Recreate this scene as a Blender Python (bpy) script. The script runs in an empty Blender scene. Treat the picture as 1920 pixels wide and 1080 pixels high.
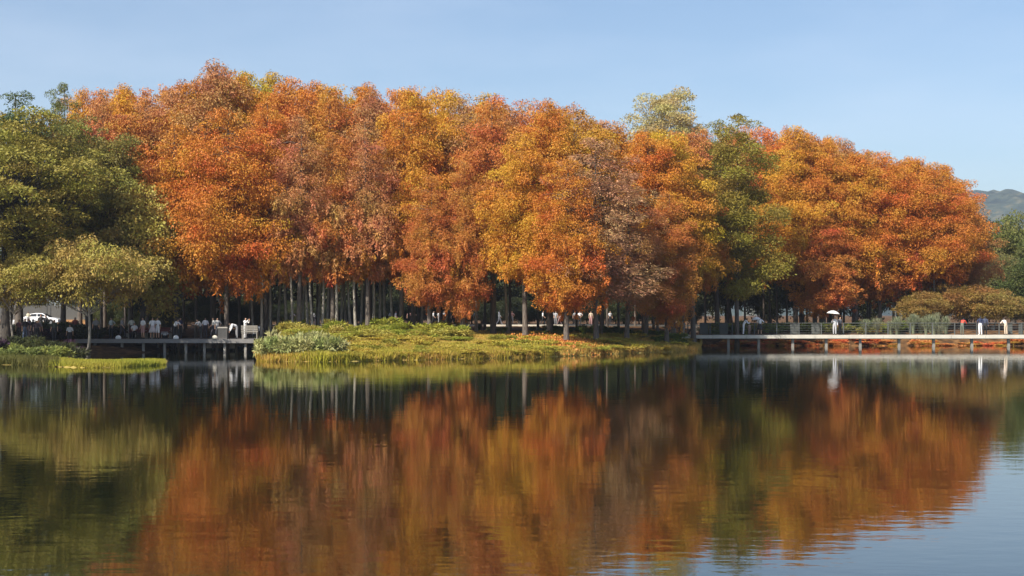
import bpy, bmesh, math, random
import numpy as np
from mathutils import Vector, Matrix

random.seed(7)
RNG = np.random.default_rng(7)
scene = bpy.context.scene
COL = scene.collection
R = math.radians

# ------------------------------------------------------------------ camera
F = 2700.0            # focal length in photo pixels (1920 wide)
HC = 2.8              # camera height over the water
HOR = 591.0           # horizon row in the photo
cam_d = bpy.data.cameras.new('camera')
cam = bpy.data.objects.new('camera', cam_d); COL.objects.link(cam)
cam.location = (0, 0, HC); cam.rotation_euler = (R(90), 0, 0)
cam_d.sensor_width = 36; cam_d.lens = 36 * F / 1920
cam_d.shift_y = (HOR - 540) / 1920
cam_d.clip_start = 0.5; cam_d.clip_end = 20000
scene.camera = cam

# ------------------------------------------------------------------ light
SUN_EL, SUN_AZ = 43.0, 41.0      # elevation; azimuth to the left of straight behind the camera
w = bpy.data.worlds.new("World"); scene.world = w; w.use_nodes = True
nt = w.node_tree
bg = nt.nodes['Background']
sky = nt.nodes.new('ShaderNodeTexSky'); sky.sky_type = 'NISHITA'; sky.sun_disc = False
sdir = Vector((-math.sin(R(SUN_AZ)) * math.cos(R(SUN_EL)), -math.cos(R(SUN_AZ)) * math.cos(R(SUN_EL)), math.sin(R(SUN_EL))))
sky.sun_elevation = R(SUN_EL)
sky.sun_rotation = math.atan2(sdir.x, sdir.y)
sky.altitude = 0; sky.air_density = 1.0; sky.dust_density = 0.7; sky.ozone_density = 3.0
tcw = nt.nodes.new('ShaderNodeTexCoord'); mpw = nt.nodes.new('ShaderNodeMapping'); mpw.inputs['Scale'].default_value = (1.2, 1.2, 5); mpw.inputs['Rotation'].default_value = (.12, .1, .4)
nzw = nt.nodes.new('ShaderNodeTexNoise'); nzw.inputs['Scale'].default_value = 2.2; nzw.inputs['Detail'].default_value = 7; nzw.inputs['Roughness'].default_value = .55
rw = nt.nodes.new('ShaderNodeMapRange'); rw.inputs['From Min'].default_value = .45; rw.inputs['From Max'].default_value = .8; rw.inputs['To Max'].default_value = .22
mw = nt.nodes.new('ShaderNodeMix'); mw.data_type = 'RGBA'; mw.inputs[7].default_value = (7.5, 8.0, 9.0, 1)
nt.links.new(tcw.outputs['Generated'], mpw.inputs[0]); nt.links.new(mpw.outputs[0], nzw.inputs['Vector']); nt.links.new(nzw.outputs[0], rw.inputs[0])
nt.links.new(rw.outputs[0], mw.inputs[0]); nt.links.new(sky.outputs[0], mw.inputs[6]); nt.links.new(mw.outputs[2], bg.inputs[0]); bg.inputs[1].default_value = 0.094
sun_d = bpy.data.lights.new('sun', 'SUN'); sun_d.energy = 4.9; sun_d.angle = R(0.5); sun_d.color = (1, .93, .82)
sun = bpy.data.objects.new('sun', sun_d); COL.objects.link(sun)
sun.rotation_euler = (-sdir).to_track_quat('-Z', 'Y').to_euler()
scene.view_settings.view_transform = 'Standard'; scene.view_settings.look = 'None'
scene.view_settings.exposure = 0.66; scene.view_settings.gamma = 1

# ------------------------------------------------------------------ helpers
def at(px, py, D): return ((px - 960) / F * D, D, HC - (py - HOR) / F * D)
def gx(px, D): return (px - 960) / F * D
def pxof(X, Y): return 960 + F * X / Y

def tag(o, label=None, cat=None, group=None, kind=None):
    if label: o['label'] = label
    if cat: o['category'] = cat
    if group: o['group'] = group
    if kind: o['kind'] = kind
    return o

def link(name, data, mat=None, parent=None, loc=(0, 0, 0), col=None):
    o = bpy.data.objects.new(name, data); COL.objects.link(o)
    if mat is not None and not data.materials: data.materials.append(mat)
    o.location = loc
    if parent is not None: o.parent = parent
    if col is not None: o.color = (*col, 1)
    return o

def empty(name, loc, label=None, cat=None, group=None, rz=0, scale=(1, 1, 1)):
    o = bpy.data.objects.new(name, None); COL.objects.link(o)
    o.empty_display_size = .3
    o.location = loc; o.rotation_euler = (0, 0, rz); o.scale = scale
    return tag(o, label, cat, group)

def np_mesh(name, V, Fq, v=None, smooth=False):
    """V (n,3), Fq (m,k) constant k."""
    m = bpy.data.meshes.new(name)
    V = np.ascontiguousarray(V, dtype=np.float32); Fq = np.ascontiguousarray(Fq, dtype=np.int32)
    k = Fq.shape[1]
    m.vertices.add(len(V)); m.vertices.foreach_set('co', V.ravel())
    m.loops.add(Fq.size); m.loops.foreach_set('vertex_index', Fq.ravel())
    m.polygons.add(len(Fq)); m.polygons.foreach_set('loop_start', np.arange(0, Fq.size, k, dtype=np.int32))
    m.update(calc_edges=True)
    if v is not None:
        a = m.attributes.new('v', 'FLOAT', 'FACE'); a.data.foreach_set('value', np.asarray(v, dtype=np.float32))
    if smooth: m.polygons.foreach_set('use_smooth', np.ones(len(Fq), dtype=bool))
    return m

class MB:
    def __init__(s): s.v = []; s.f = []
    def box(s, c, d, rz=0, taper=1.0):
        n = len(s.v); x, y, z = [a / 2 for a in d]
        ca, sa = math.cos(rz), math.sin(rz)
        for k, (i, j, l) in enumerate([(-1,-1,-1),(1,-1,-1),(1,1,-1),(-1,1,-1),(-1,-1,1),(1,-1,1),(1,1,1),(-1,1,1)]):
            t = taper if l > 0 else 1
            px, py = i * x * t, j * y * t
            s.v.append((c[0] + px * ca - py * sa, c[1] + px * sa + py * ca, c[2] + l * z))
        s.f += [tuple(n + q for q in f) for f in [(0,3,2,1),(4,5,6,7),(0,1,5,4),(1,2,6,5),(2,3,7,6),(3,0,4,7)]]
        return s
    def tube(s, pts, rad, seg=8, cap=True):
        pts = [Vector(p) for p in pts]
        if not hasattr(rad, '__len__'): rad = [rad] * len(pts)
        n0 = len(s.v)
        for i, p in enumerate(pts):
            t = (pts[min(i + 1, len(pts) - 1)] - pts[max(i - 1, 0)]).normalized()
            up = Vector((0, 0, 1)) if abs(t.z) < .95 else Vector((1, 0, 0))
            a = t.cross(up).normalized(); b = t.cross(a)
            for k in range(seg):
                an = 2 * math.pi * k / seg
                s.v.append(tuple(p + (a * math.cos(an) + b * math.sin(an)) * rad[i]))
        for i in range(len(pts) - 1):
            for k in range(seg):
                q = n0 + i * seg
                s.f.append((q + k, q + (k + 1) % seg, q + seg + (k + 1) % seg, q + seg + k))
        if cap:
            s.f.append(tuple(n0 + k for k in range(seg))[::-1])
            s.f.append(tuple(n0 + (len(pts) - 1) * seg + k for k in range(seg)))
        return s
    def lathe(s, prof, c=(0, 0, 0), seg=16):
        n0 = len(s.v)
        for r, z in prof:
            for k in range(seg):
                a = 2 * math.pi * k / seg
                s.v.append((c[0] + r * math.cos(a), c[1] + r * math.sin(a), c[2] + z))
        for i in range(len(prof) - 1):
            for k in range(seg):
                q = n0 + i * seg
                s.f.append((q + k, q + (k + 1) % seg, q + seg + (k + 1) % seg, q + seg + k))
        return s
    def prism(s, prof, y0, y1, sy=None):
        """profile in xz, extruded between y0 and y1"""
        n = len(s.v); k = len(prof)
        for x, z in prof: s.v.append((x, y0, z))
        for x, z in prof: s.v.append((x, y1, z))
        s.f.append(tuple(range(n, n + k))); s.f.append(tuple(range(n + 2 * k - 1, n + k - 1, -1)))
        for i in range(k): s.f.append((n + i, n + k + i, n + k + (i + 1) % k, n + (i + 1) % k))
        return s
    def mesh(s, name, smooth=False):
        m = bpy.data.meshes.new(name); m.from_pydata(s.v, [], s.f); m.update()
        bm = bmesh.new(); bm.from_mesh(m); bmesh.ops.recalc_face_normals(bm, faces=bm.faces); bm.to_mesh(m); bm.free()
        if smooth: m.polygons.foreach_set('use_smooth', [True] * len(m.polygons))
        return m
    def build(s, name, mat, parent=None, loc=(0, 0, 0), smooth=False, col=None):
        return link(name, s.mesh(name, smooth), mat, parent, loc, col)

# ------------------------------------------------------------------ materials
def newmat(name):
    m = bpy.data.materials.new(name); m.use_nodes = True
    return m, m.node_tree, m.node_tree.nodes['Principled BSDF'], m.node_tree.nodes['Material Output']
def N(t, kind, **kw):
    n = t.nodes.new(kind)
    for k, v in kw.items(): setattr(n, k, v)
    return n

def plain(name, col, rough=.6, metal=0, noise=.25, scale=3.0, spec=.4):
    m, t, p, o = newmat(name)
    tc = N(t, 'ShaderNodeTexCoord'); nz = N(t, 'ShaderNodeTexNoise'); nz.inputs['Scale'].default_value = scale
    nz.inputs['Detail'].default_value = 6
    t.links.new(tc.outputs['Object'], nz.inputs['Vector'])
    mx = N(t, 'ShaderNodeMix', data_type='RGBA')
    mx.inputs[6].default_value = (*[c * (1 - noise) for c in col], 1)
    mx.inputs[7].default_value = (*[min(1, c * (1 + noise)) for c in col], 1)
    t.links.new(nz.outputs[0], mx.inputs[0]); t.links.new(mx.outputs[2], p.inputs['Base Color'])
    p.inputs['Roughness'].default_value = rough; p.inputs['Metallic'].default_value = metal
    p.inputs['Specular IOR Level'].default_value = spec
    return m

def leafmat(name, hue=.05, val=.35, trans=.3, rough=.55, nscale=.45, nhue=.03, bias=.3):
    """base colour from the object's colour, leaf to leaf variation from the face attribute v and a soft noise"""
    m, t, p, o = newmat(name)
    oi = N(t, 'ShaderNodeObjectInfo'); at_ = N(t, 'ShaderNodeAttribute', attribute_name='v')
    tc = N(t, 'ShaderNodeTexCoord'); nz = N(t, 'ShaderNodeTexNoise'); nz.inputs['Scale'].default_value = nscale; nz.inputs['Detail'].default_value = 3
    t.links.new(tc.outputs['Object'], nz.inputs['Vector'])
    m1 = N(t, 'ShaderNodeMath', operation='MULTIPLY_ADD'); m1.inputs[1].default_value = hue; m1.inputs[2].default_value = .5 - hue * bias
    t.links.new(at_.outputs['Fac'], m1.inputs[0])
    m2 = N(t, 'ShaderNodeMath', operation='MULTIPLY_ADD'); m2.inputs[1].default_value = nhue * 2; m2.inputs[2].default_value = -nhue * .92
    t.links.new(nz.outputs[0], m2.inputs[0])
    m3 = N(t, 'ShaderNodeMath', operation='ADD'); t.links.new(m1.outputs[0], m3.inputs[0]); t.links.new(m2.outputs[0], m3.inputs[1])
    wn = N(t, 'ShaderNodeMath', operation='MULTIPLY'); wn.inputs[1].default_value = 37.77
    fr = N(t, 'ShaderNodeMath', operation='FRACT'); t.links.new(at_.outputs['Fac'], wn.inputs[0]); t.links.new(wn.outputs[0], fr.inputs[0])
    m4 = N(t, 'ShaderNodeMath', operation='MULTIPLY_ADD'); m4.inputs[1].default_value = val; m4.inputs[2].default_value = 1 - val / 2
    t.links.new(fr.outputs[0], m4.inputs[0])
    hs = N(t, 'ShaderNodeHueSaturation')
    t.links.new(m3.outputs[0], hs.inputs['Hue']); t.links.new(m4.outputs[0], hs.inputs['Value']); t.links.new(oi.outputs['Color'], hs.inputs['Color'])
    t.links.new(hs.outputs[0], p.inputs['Base Color']); p.inputs['Roughness'].default_value = rough
    p.inputs['Specular IOR Level'].default_value = .25
    tr = N(t, 'ShaderNodeBsdfTranslucent'); t.links.new(hs.outputs[0], tr.inputs['Color'])
    mx = N(t, 'ShaderNodeMixShader'); mx.inputs[0].default_value = trans
    t.links.new(p.outputs[0], mx.inputs[1]); t.links.new(tr.outputs[0], mx.inputs[2]); t.links.new(mx.outputs[0], o.inputs[0])
    return m

def objcol(name, rough=.75):
    m, t, p, o = newmat(name)
    oi = N(t, 'ShaderNodeObjectInfo'); tc = N(t, 'ShaderNodeTexCoord'); nz = N(t, 'ShaderNodeTexNoise'); nz.inputs['Scale'].default_value = 9
    t.links.new(tc.outputs['Object'], nz.inputs['Vector'])
    ml = N(t, 'ShaderNodeMath', operation='MULTIPLY_ADD'); ml.inputs[1].default_value = .4; ml.inputs[2].default_value = .8
    t.links.new(nz.outputs[0], ml.inputs[0])
    hs = N(t, 'ShaderNodeHueSaturation'); t.links.new(oi.outputs['Color'], hs.inputs['Color']); t.links.new(ml.outputs[0], hs.inputs['Value'])
    t.links.new(hs.outputs[0], p.inputs['Base Color']); p.inputs['Roughness'].default_value = rough
    return m

def barkmat(name, a, b):
    m, t, p, o = newmat(name)
    tc = N(t, 'ShaderNodeTexCoord'); mp = N(t, 'ShaderNodeMapping'); mp.inputs['Scale'].default_value = (9, 9, .9)
    nz = N(t, 'ShaderNodeTexNoise'); nz.inputs['Scale'].default_value = 2; nz.inputs['Detail'].default_value = 8
    t.links.new(tc.outputs['Object'], mp.inputs[0]); t.links.new(mp.outputs[0], nz.inputs['Vector'])
    cr = N(t, 'ShaderNodeValToRGB'); cr.color_ramp.elements[0].position = .35; cr.color_ramp.elements[1].position = .68
    cr.color_ramp.elements[0].color = (*a, 1); cr.color_ramp.elements[1].color = (*b, 1)
    t.links.new(nz.outputs[0], cr.inputs[0]); t.links.new(cr.outputs[0], p.inputs['Base Color'])
    bp = N(t, 'ShaderNodeBump'); bp.inputs['Strength'].default_value = .6; bp.inputs['Distance'].default_value = .03
    t.links.new(nz.outputs[0], bp.inputs['Height']); t.links.new(bp.outputs[0], p.inputs['Normal'])
    p.inputs['Roughness'].default_value = .85
    return m

M = {}
M['needle'] = leafmat('autumn needles', hue=.045, val=.32, trans=.16, nhue=.055, nscale=.3, bias=.27)
M['leaf'] = leafmat('broad leaves', hue=.06, val=.35, trans=.25, bias=.8)
M['herb'] = leafmat('herb leaves', hue=.05, val=.5, trans=.3, bias=.75)
M['grass'] = leafmat('grass blades', hue=.06, val=.5, trans=.35, nscale=.12, nhue=.045, bias=.9)
M['bark'] = barkmat('redwood bark', (.055, .042, .032), (.19, .155, .125))
M['palebark'] = barkmat('pale bark', (.16, .14, .11), (.42, .38, .31))
M['darkbark'] = barkmat('dark bark', (.03, .025, .02), (.09, .075, .06))

M['deckwood'] = plain('weathered dark deck wood', (.105, .098, .092), .75, scale=1.5)
M['concrete'] = plain('pale concrete', (.58, .54, .45), .8, scale=1.6, noise=.3)
M['postgrey'] = plain('grey timber posts', (.27, .25, .215), .8, scale=5)
M['rail'] = plain('grey steel rail', (.09, .095, .09), .5, scale=5)
M['stone'] = plain('grey stone kerb', (.26, .25, .22), .85)
M['pathmat'] = plain('path paving', (.09, .085, .075), .85)
M['asphalt'] = plain('asphalt', (.06, .06, .06), .9)
M['cloth'] = objcol('clothing')
M['skin'] = plain('skin', (.50, .30, .20), .55, noise=.06)
M['hair'] = objcol('hair', .45)
M['white_metal'] = plain('painted white', (.78, .78, .76), .5, noise=.06)
M['black_rubber'] = plain('black rubber', (.02, .02, .02), .8)
M['wall'] = plain('grey rendered wall', (.10, .097, .088), .9, scale=.6)
M['benchwood'] = plain('brown bench slats', (.13, .09, .065), .7)
M['redwood'] = plain('dark red bench boards', (.09, .02, .015), .7)
M['glassy'] = plain('dark car glass', (.015, .018, .02), .08, noise=0, spec=.6)
M['lampglass'] = plain('frosted lamp glass', (.55, .52, .45), .35, noise=.05)
M['chrome'] = plain('alloy', (.5, .5, .5), .3, metal=.9, noise=.05)
m, t, p, o = newmat('car paint'); p.inputs['Base Color'].default_value = (.82, .82, .82, 1); p.inputs['Roughness'].default_value = .35
p.inputs['Coat Weight'].default_value = .7; M['paint'] = m

# ------------------------------------------------------------------ shoreline and terrain
def dist_of(py): return F * HC / (py - HOR)
SH = [(-3000, 684), (-200, 684), (0, 684), (60, 685), (110, 688), (170, 690), (230, 689), (280, 686), (306, 684.5), (316, 684),
      (322, 655), (400, 654.5), (470, 655), (482, 676), (500, 678), (560, 678.5), (640, 678), (700, 676.5), (800, 674.5), (900, 672.5), (1000, 670),
      (1060, 668), (1100, 666), (1160, 663.5), (1220, 661), (1270, 659), (1300, 657.5), (1310, 656.5), (1318, 648), (1400, 648.3), (1600, 648.5),
      (1880, 648), (2000, 650), (3500, 650)]
SHX = np.array([a for a, b in SH], float); SHD = np.array([dist_of(b) for a, b in SH])
def shore(px): return np.interp(px, SHX, SHD)
def wob(X, Y):
    return (np.sin(X * .9 + 1.3) * np.sin(Y * .7 + .4) + .6 * np.sin(X * 2.3 + Y * 1.7) + .4 * np.sin(X * 4.1 - Y * 3.3 + 2))
def ground_z(X, Y):
    X = np.asarray(X, float); Y = np.asarray(Y, float)
    Ys = np.maximum(Y, 1.0)
    px = 960 + F * X / Ys
    px = np.clip(px, -3000, 3500)
    d = Ys - shore(px) + .25 * wob(X, Y)
    # plain island bank: steep lip, gentle lawn, flat under the trees
    zi = np.interp(d, [-6, -1.0, 0, .35, 6, 16, 24, 40, 80, 400], [-1.6, -.5, -.03, .16, .55, 1.12, 1.4, 1.5, 1.55, 2.2])
    # left: low spit in front, planted bank behind
    zl = np.interp(d, [-6, -1, 0, .3, 8, 14, 24, 30, 60, 400], [-1.6, -.5, -.03, .08, .22, .32, .9, 1.0, 1.5, 2.2])
    zs = np.interp(d, [-6, -1, 0, .3, 6, 9, 12, 27, 30, 34, 80, 400], [-1.6, -.5, -.03, .08, .16, .08, -.15, -.15, .2, 1.0, 1.5, 2.2])
    # behind the boardwalk: sloped revetment, then level
    zr = np.interp(d, [-6, -1, 0, 2.2, 5, 14, 80, 400], [-1.6, -.6, -.03, .9, 1.35, 1.6, 1.7, 2.2])
    zc = np.interp(d, [-6, -1, 0, 1.5, 4, 40, 400], [-1.6, -.5, -.03, .6, 1.1, 1.5, 2.2])
    def ss(a, b, x):
        t = np.clip((x - a) / (b - a), 0, 1); return t * t * (3 - 2 * t)
    wl = 1 - ss(110, 150, px)
    zs = np.where(zs > 0, zs * (.12 + .88 * np.clip((316 - px) / 75, 0, 1)), zs)
    zi = np.where(zi > 0, zi * (.3 + .7 * np.clip((px - 482) / 60, 0, 1)) * (.3 + .7 * np.clip((1312 - px) / 90, 0, 1) ** .7), zi)
    ws = ss(110, 150, px) * (1 - ss(322.5, 324, px))
    wc = ss(322.5, 324, px) * (1 - ss(466, 471, px))
    wr = ss(1311, 1318, px)
    wi = 1 - wl - ws - wc - wr
    z = wl * zl + ws * zs + wc * zc + wr * zr + wi * zi
    return z + .025 * wob(X * 1.3, Y * 1.1) * (z > .12)
def gz(X, Y): return float(ground_z(X, Y))

xs = np.concatenate([[-4000, -2000, -1000, -500, -250, -140, -100], np.arange(-70, 70.1, .5), [100, 140, 250, 500, 1000, 2000, 4000]])
ys = np.concatenate([[-2000, -500, -100, 0, 30, 50, 60, 66], np.arange(70, 150, .4), np.arange(150, 215, 1.5), [230, 260, 320, 420, 600, 1000, 1800, 3200, 6000]])
GX, GY = np.meshgrid(xs, ys)
GZ = ground_z(GX, GY)
V = np.stack([GX.ravel(), GY.ravel(), GZ.ravel()], 1)
nx, ny = len(xs), len(ys)
ii = (np.arange(ny - 1)[:, None] * nx + np.arange(nx - 1)[None, :]).ravel()
Q = np.stack([ii, ii + 1, ii + nx + 1, ii + nx], 1)
cx = V[Q].mean(1); pxc = 960 + F * cx[:, 0] / np.maximum(cx[:, 1], 1)
dc = cx[:, 1] - shore(np.clip(pxc, -3000, 3500))
# 0 leaf litter .. 1 lawn
lawn = np.where((pxc > 480) & (pxc < 1312), np.clip((27 - dc) / 5, 0, 1), 0)
lawn = np.where((pxc > 60) & (pxc < 322), np.clip((13 - dc) / 2, 0, 1), lawn)
lawn = np.where(pxc <= 60, np.clip((9 - dc) / 3, 0, 1) * .6, lawn)
gm = np_mesh('ground', V, Q, lawn, smooth=True)
m, t, p, o = newmat('ground cover')
tc = N(t, 'ShaderNodeTexCoord')
def nz_(t, tc, sc, det=6):
    n = N(t, 'ShaderNodeTexNoise'); n.inputs['Scale'].default_value = sc; n.inputs['Detail'].default_value = det
    t.links.new(tc.outputs['Object'], n.inputs['Vector']); return n
def ramp(t, src, stops):
    r = N(t, 'ShaderNodeValToRGB'); e = r.color_ramp.elements
    while len(e) < len(stops): e.new(.5)
    for i, (pp, c) in enumerate(stops): e[i].position = pp; e[i].color = (*c, 1)
    t.links.new(src, r.inputs[0]); return r
n1 = nz_(t, tc, 1.7); n2 = nz_(t, tc, .25)
litter = ramp(t, n1.outputs[0], [(.3, (.05, .03, .017)), (.5, (.11, .06, .028)), (.7, (.22, .115, .045))])
green = ramp(t, n1.outputs[0], [(.3, (.2, .16, .04)), (.5, (.38, .29, .08)), (.72, (.48, .31, .12))])
at_ = N(t, 'ShaderNodeAttribute', attribute_name='v')
mx = N(t, 'ShaderNodeMix', data_type='RGBA')
t.links.new(at_.outputs['Fac'], mx.inputs[0]); t.links.new(litter.outputs[0], mx.inputs[6]); t.links.new(green.outputs[0], mx.inputs[7])
t.links.new(mx.outputs[2], p.inputs['Base Color']); p.inputs['Roughness'].default_value = .95; p.inputs['Specular IOR Level'].default_value = .1
bp = N(t, 'ShaderNodeBump'); bp.inputs['Distance'].default_value = .12; t.links.new(n1.outputs[0], bp.inputs['Height']); t.links.new(bp.outputs[0], p.inputs['Normal'])
tag(link('ground', gm, m), kind='structure')

# water
m, t, p, o = newmat('lake water')
p.inputs['Base Color'].default_value = (.006, .009, .003, 1); p.inputs['Roughness'].default_value = .022; p.inputs['IOR'].default_value = 1.52
p.inputs['Specular IOR Level'].default_value = .5
tc = N(t, 'ShaderNodeTexCoord')
mp = N(t, 'ShaderNodeMapping'); mp.inputs['Scale'].default_value = (.55, 1.0, 1)
t.links.new(tc.outputs['Object'], mp.inputs[0])
na = N(t, 'ShaderNodeTexNoise'); na.inputs['Scale'].default_value = 2.6; na.inputs['Detail'].default_value = 3
nb = N(t, 'ShaderNodeTexNoise'); nb.inputs['Scale'].default_value = .35; nb.inputs['Detail'].default_value = 2
t.links.new(mp.outputs[0], na.inputs['Vector']); t.links.new(mp.outputs[0], nb.inputs['Vector'])
b1 = N(t, 'ShaderNodeBump'); b1.inputs['Strength'].default_value = 1; b1.inputs['Distance'].default_value = .0028
b2 = N(t, 'ShaderNodeBump'); b2.inputs['Strength'].default_value = 1; b2.inputs['Distance'].default_value = .0045
t.links.new(na.outputs[0], b1.inputs['Height']); t.links.new(nb.outputs[0], b2.inputs['Height'])
t.links.new(b2.outputs[0], b1.inputs['Normal']); t.links.new(b1.outputs[0], p.inputs['Normal'])
wm = np_mesh('water', [(-600, -400, 0), (600, -400, 0), (600, 170, 0), (-600, 170, 0)], [[0, 1, 2, 3]])
tag(link('water', wm, m), kind='structure')

# distant hill
hx = np.arange(-200, 2600, 12.0); hy = np.linspace(0, 1, 26)
rid = 226 + 26 * np.sin(hx / 170 + 1.2) + 12 * np.sin(hx / 61 + .5) + 6 * np.sin(hx / 23) + 4 * np.sin(hx / 9.7)
HX, HT = np.meshgrid(hx, hy)
hz_ = rid[None, :] * np.sin(HT * math.pi / 2) ** .8 + 7 * np.sin(HX / 31 + HT * 9) * HT * (1 - HT) * 4 + 5 * np.sin(HX / 13 + HT * 23) * HT
rngh = np.random.default_rng(3)
hz_ = hz_ + rngh.normal(0, 2.0, hz_.shape) * (HT > .1)
HV = np.stack([HX.ravel(), (2000 + 800 * HT).ravel(), hz_.ravel() - 2], 1)
nx, ny = len(hx), len(hy)
ii = (np.arange(ny - 1)[:, None] * nx + np.arange(nx - 1)[None, :]).ravel()
hm = np_mesh('hill', HV, np.stack([ii, ii + 1, ii + nx + 1, ii + nx], 1), smooth=True)
m, t, p, o = newmat('wooded hillside'); tc = N(t, 'ShaderNodeTexCoord'); n1 = nz_(t, tc, .035, 8)
c = ramp(t, n1.outputs[0], [(.35, (.02, .035, .03)), (.55, (.05, .07, .05)), (.7, (.13, .12, .07))])
t.links.new(c.outputs[0], p.inputs['Base Color']); p.inputs['Roughness'].default_value = 1; p.inputs['Specular IOR Level'].default_value = 0
bp = N(t, 'ShaderNodeBump'); bp.inputs['Distance'].default_value = 14; t.links.new(n1.outputs[0], bp.inputs['Height']); t.links.new(bp.outputs[0], p.inputs['Normal'])
tag(link('hill', hm, m), kind='structure')

# ------------------------------------------------------------------ foliage generators
def leaves(centers, rads, n_per, ll, lw, droop, rng, flat=.7, lobev=None, fill=.35, upper=.25):
    """clumps of small rhombic sprays. centers (k,3) rads (k,)"""
    k = len(centers)
    n_per = np.asarray(n_per if hasattr(n_per, '__len__') else [n_per] * k)
    idx = np.repeat(np.arange(k), n_per); n = len(idx)
    d = rng.normal(size=(n, 3)); d /= np.linalg.norm(d, axis=1, keepdims=True)
    flip = (d[:, 2] < 0) & (rng.random(n) < upper); d[flip, 2] *= -1
    rr = np.where(rng.random(n) < fill, rng.random(n) ** .5, .62 + .38 * rng.random(n) + .25 * rng.random(n) ** 3)
    off = d * rr[:, None] * rads[idx][:, None]; off[:, 2] *= flat
    P = centers[idx] + off
    a = d * .7 + rng.normal(size=(n, 3)) * .45; a[:, 2] -= droop
    a /= np.linalg.norm(a, axis=1, keepdims=True)
    b = np.cross(a, rng.normal(size=(n, 3))); b /= np.linalg.norm(b, axis=1, keepdims=True)
    L = (ll * (.6 + .8 * rng.random(n)))[:, None]; W = (lw * (.6 + .8 * rng.random(n)))[:, None]
    c = np.cross(a, b)
    V = np.empty((n, 4, 3)); V[:, 0] = P; V[:, 1] = P + a * L * .45 + b * W * .5 + c * W * .12; V[:, 2] = P + a * L; V[:, 3] = P + a * L * .45 - b * W * .5 + c * W * .12
    Fq = np.arange(n * 4).reshape(n, 4)
    lv = rng.random(k) if lobev is None else lobev
    v = np.clip(lv[idx] * .75 + rng.random(n) * .25, 0, 1)
    return V.reshape(-1, 3), Fq, v

def sticks(A, B, ra, rb, rng=None):
    """triangular-section sticks from A to B"""
    A = np.asarray(A, float); B = np.asarray(B, float); n = len(A)
    t = B - A; t /= np.maximum(np.linalg.norm(t, axis=1, keepdims=True), 1e-6)
    up = np.where(np.abs(t[:, 2:3]) < .9, np.array([[0, 0, 1.]]), np.array([[1., 0, 0]]))
    u = np.cross(t, up); u /= np.linalg.norm(u, axis=1, keepdims=True); w_ = np.cross(t, u)
    V = np.empty((n, 6, 3)); ra = np.broadcast_to(ra, (n,))[:, None]; rb = np.broadcast_to(rb, (n,))[:, None]
    for k in range(3):
        an = 2 * math.pi * k / 3; q = u * math.cos(an) + w_ * math.sin(an)
        V[:, k] = A + q * ra; V[:, 3 + k] = B + q * rb
    base = np.arange(n)[:, None] * 6
    Fq = np.concatenate([base + np.array([[k, (k + 1) % 3, 3 + (k + 1) % 3, 3 + k]]) for k in range(3)], 0)
    return V.reshape(-1, 3), Fq

def joinm(parts):
    Vs, Fs, vs = [], [], []; n = 0
    for p_ in parts:
        V, Fq = p_[0], p_[1]; v = p_[2] if len(p_) > 2 else np.full(len(Fq), .5)
        Vs.append(V); Fs.append(Fq + n); vs.append(v); n += len(V)
    return np.concatenate(Vs), np.concatenate(Fs), np.concatenate(vs)

def tapered(path, rad, seg=8):
    b = MB(); b.tube(path, rad, seg); return b

TH = 20.0   # nominal tree height; crown bottom at CB
def redwood_crown(seed, R0=3.0, cb=.22, nl=330, npl=330, ll=.175, lw=.055, droop=1.1, power=.48, sparse=0, lobe=(.35, .95), tassel=0):
    rng = np.random.default_rng(seed)
    cs, rs, ns, lv = [], [], [], []
    i = 0
    while len(cs) < nl:
        t_ = rng.random(); 
        prof = (1 - t_ ** 2.4) ** power * (min(1, .45 + t_ * 3.2))
        if rng.random() > prof * .9 + .12: continue
        an = rng.random() * 2 * math.pi
        # uneven outline: a few long limbs
        ext = .78 + .28 * math.sin(an * 3 + seed + t_ * 9) * math.sin(t_ * 17 + seed * 1.7) + .25 * rng.random()
        rad = R0 * prof * ext * (1 - .75 * (rng.random() ** 3))
        z = TH * (cb + (1 - cb) * t_)
        if math.sin(an * 2 + z * 1.05 + seed) * math.sin(z * 1.7 - an + seed * 2) < -.22: rad *= .42
        lr = rng.uniform(*lobe) * (1 - .5 * t_ ** 3)
        cs.append((rad * math.cos(an), rad * math.sin(an), z - .25 * rad * .5)); rs.append(lr)
        ns.append(int(npl * (lr / .75) ** 2)); lv.append(np.clip(.5 + .28 * rng.normal(), 0, 1))
    # leader tips
    for _ in range(4):
        cs.append((rng.normal() * .35, rng.normal() * .35, TH - rng.random() * 1.2)); rs.append(.35); ns.append(45); lv.append(.5)
    cs = np.array(cs); rs = np.array(rs); lv = np.array(lv)
    parts = [leaves(cs, rs, ns, ll, lw, droop, rng, lobev=lv, flat=.6 if droop < .5 else 1.0)]
    if tassel:
        k = tassel; low_ = np.where(cs[:, 2] < TH * (.62 if tassel > 100 else .45))[0]; sel = low_[rng.integers(0, len(low_), k)]
        o_ = rng.normal(size=(k, 3)) * rs[sel][:, None] * .6; o_[:, 2] = -np.abs(o_[:, 2])
        tc_ = cs[sel] + o_; L = rng.uniform(.4, 1.3, k)
        m_ = 9
        cc = np.repeat(tc_, m_, 0); cc[:, 2] -= (np.tile(np.arange(m_), k) / m_) * np.repeat(L, m_)
        parts.append(leaves(cc, np.full(len(cc), .10), 5, .3, .09, 1.6, rng, lobev=np.repeat(lv[sel], m_)))
    return parts, cs, rs, rng

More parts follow.
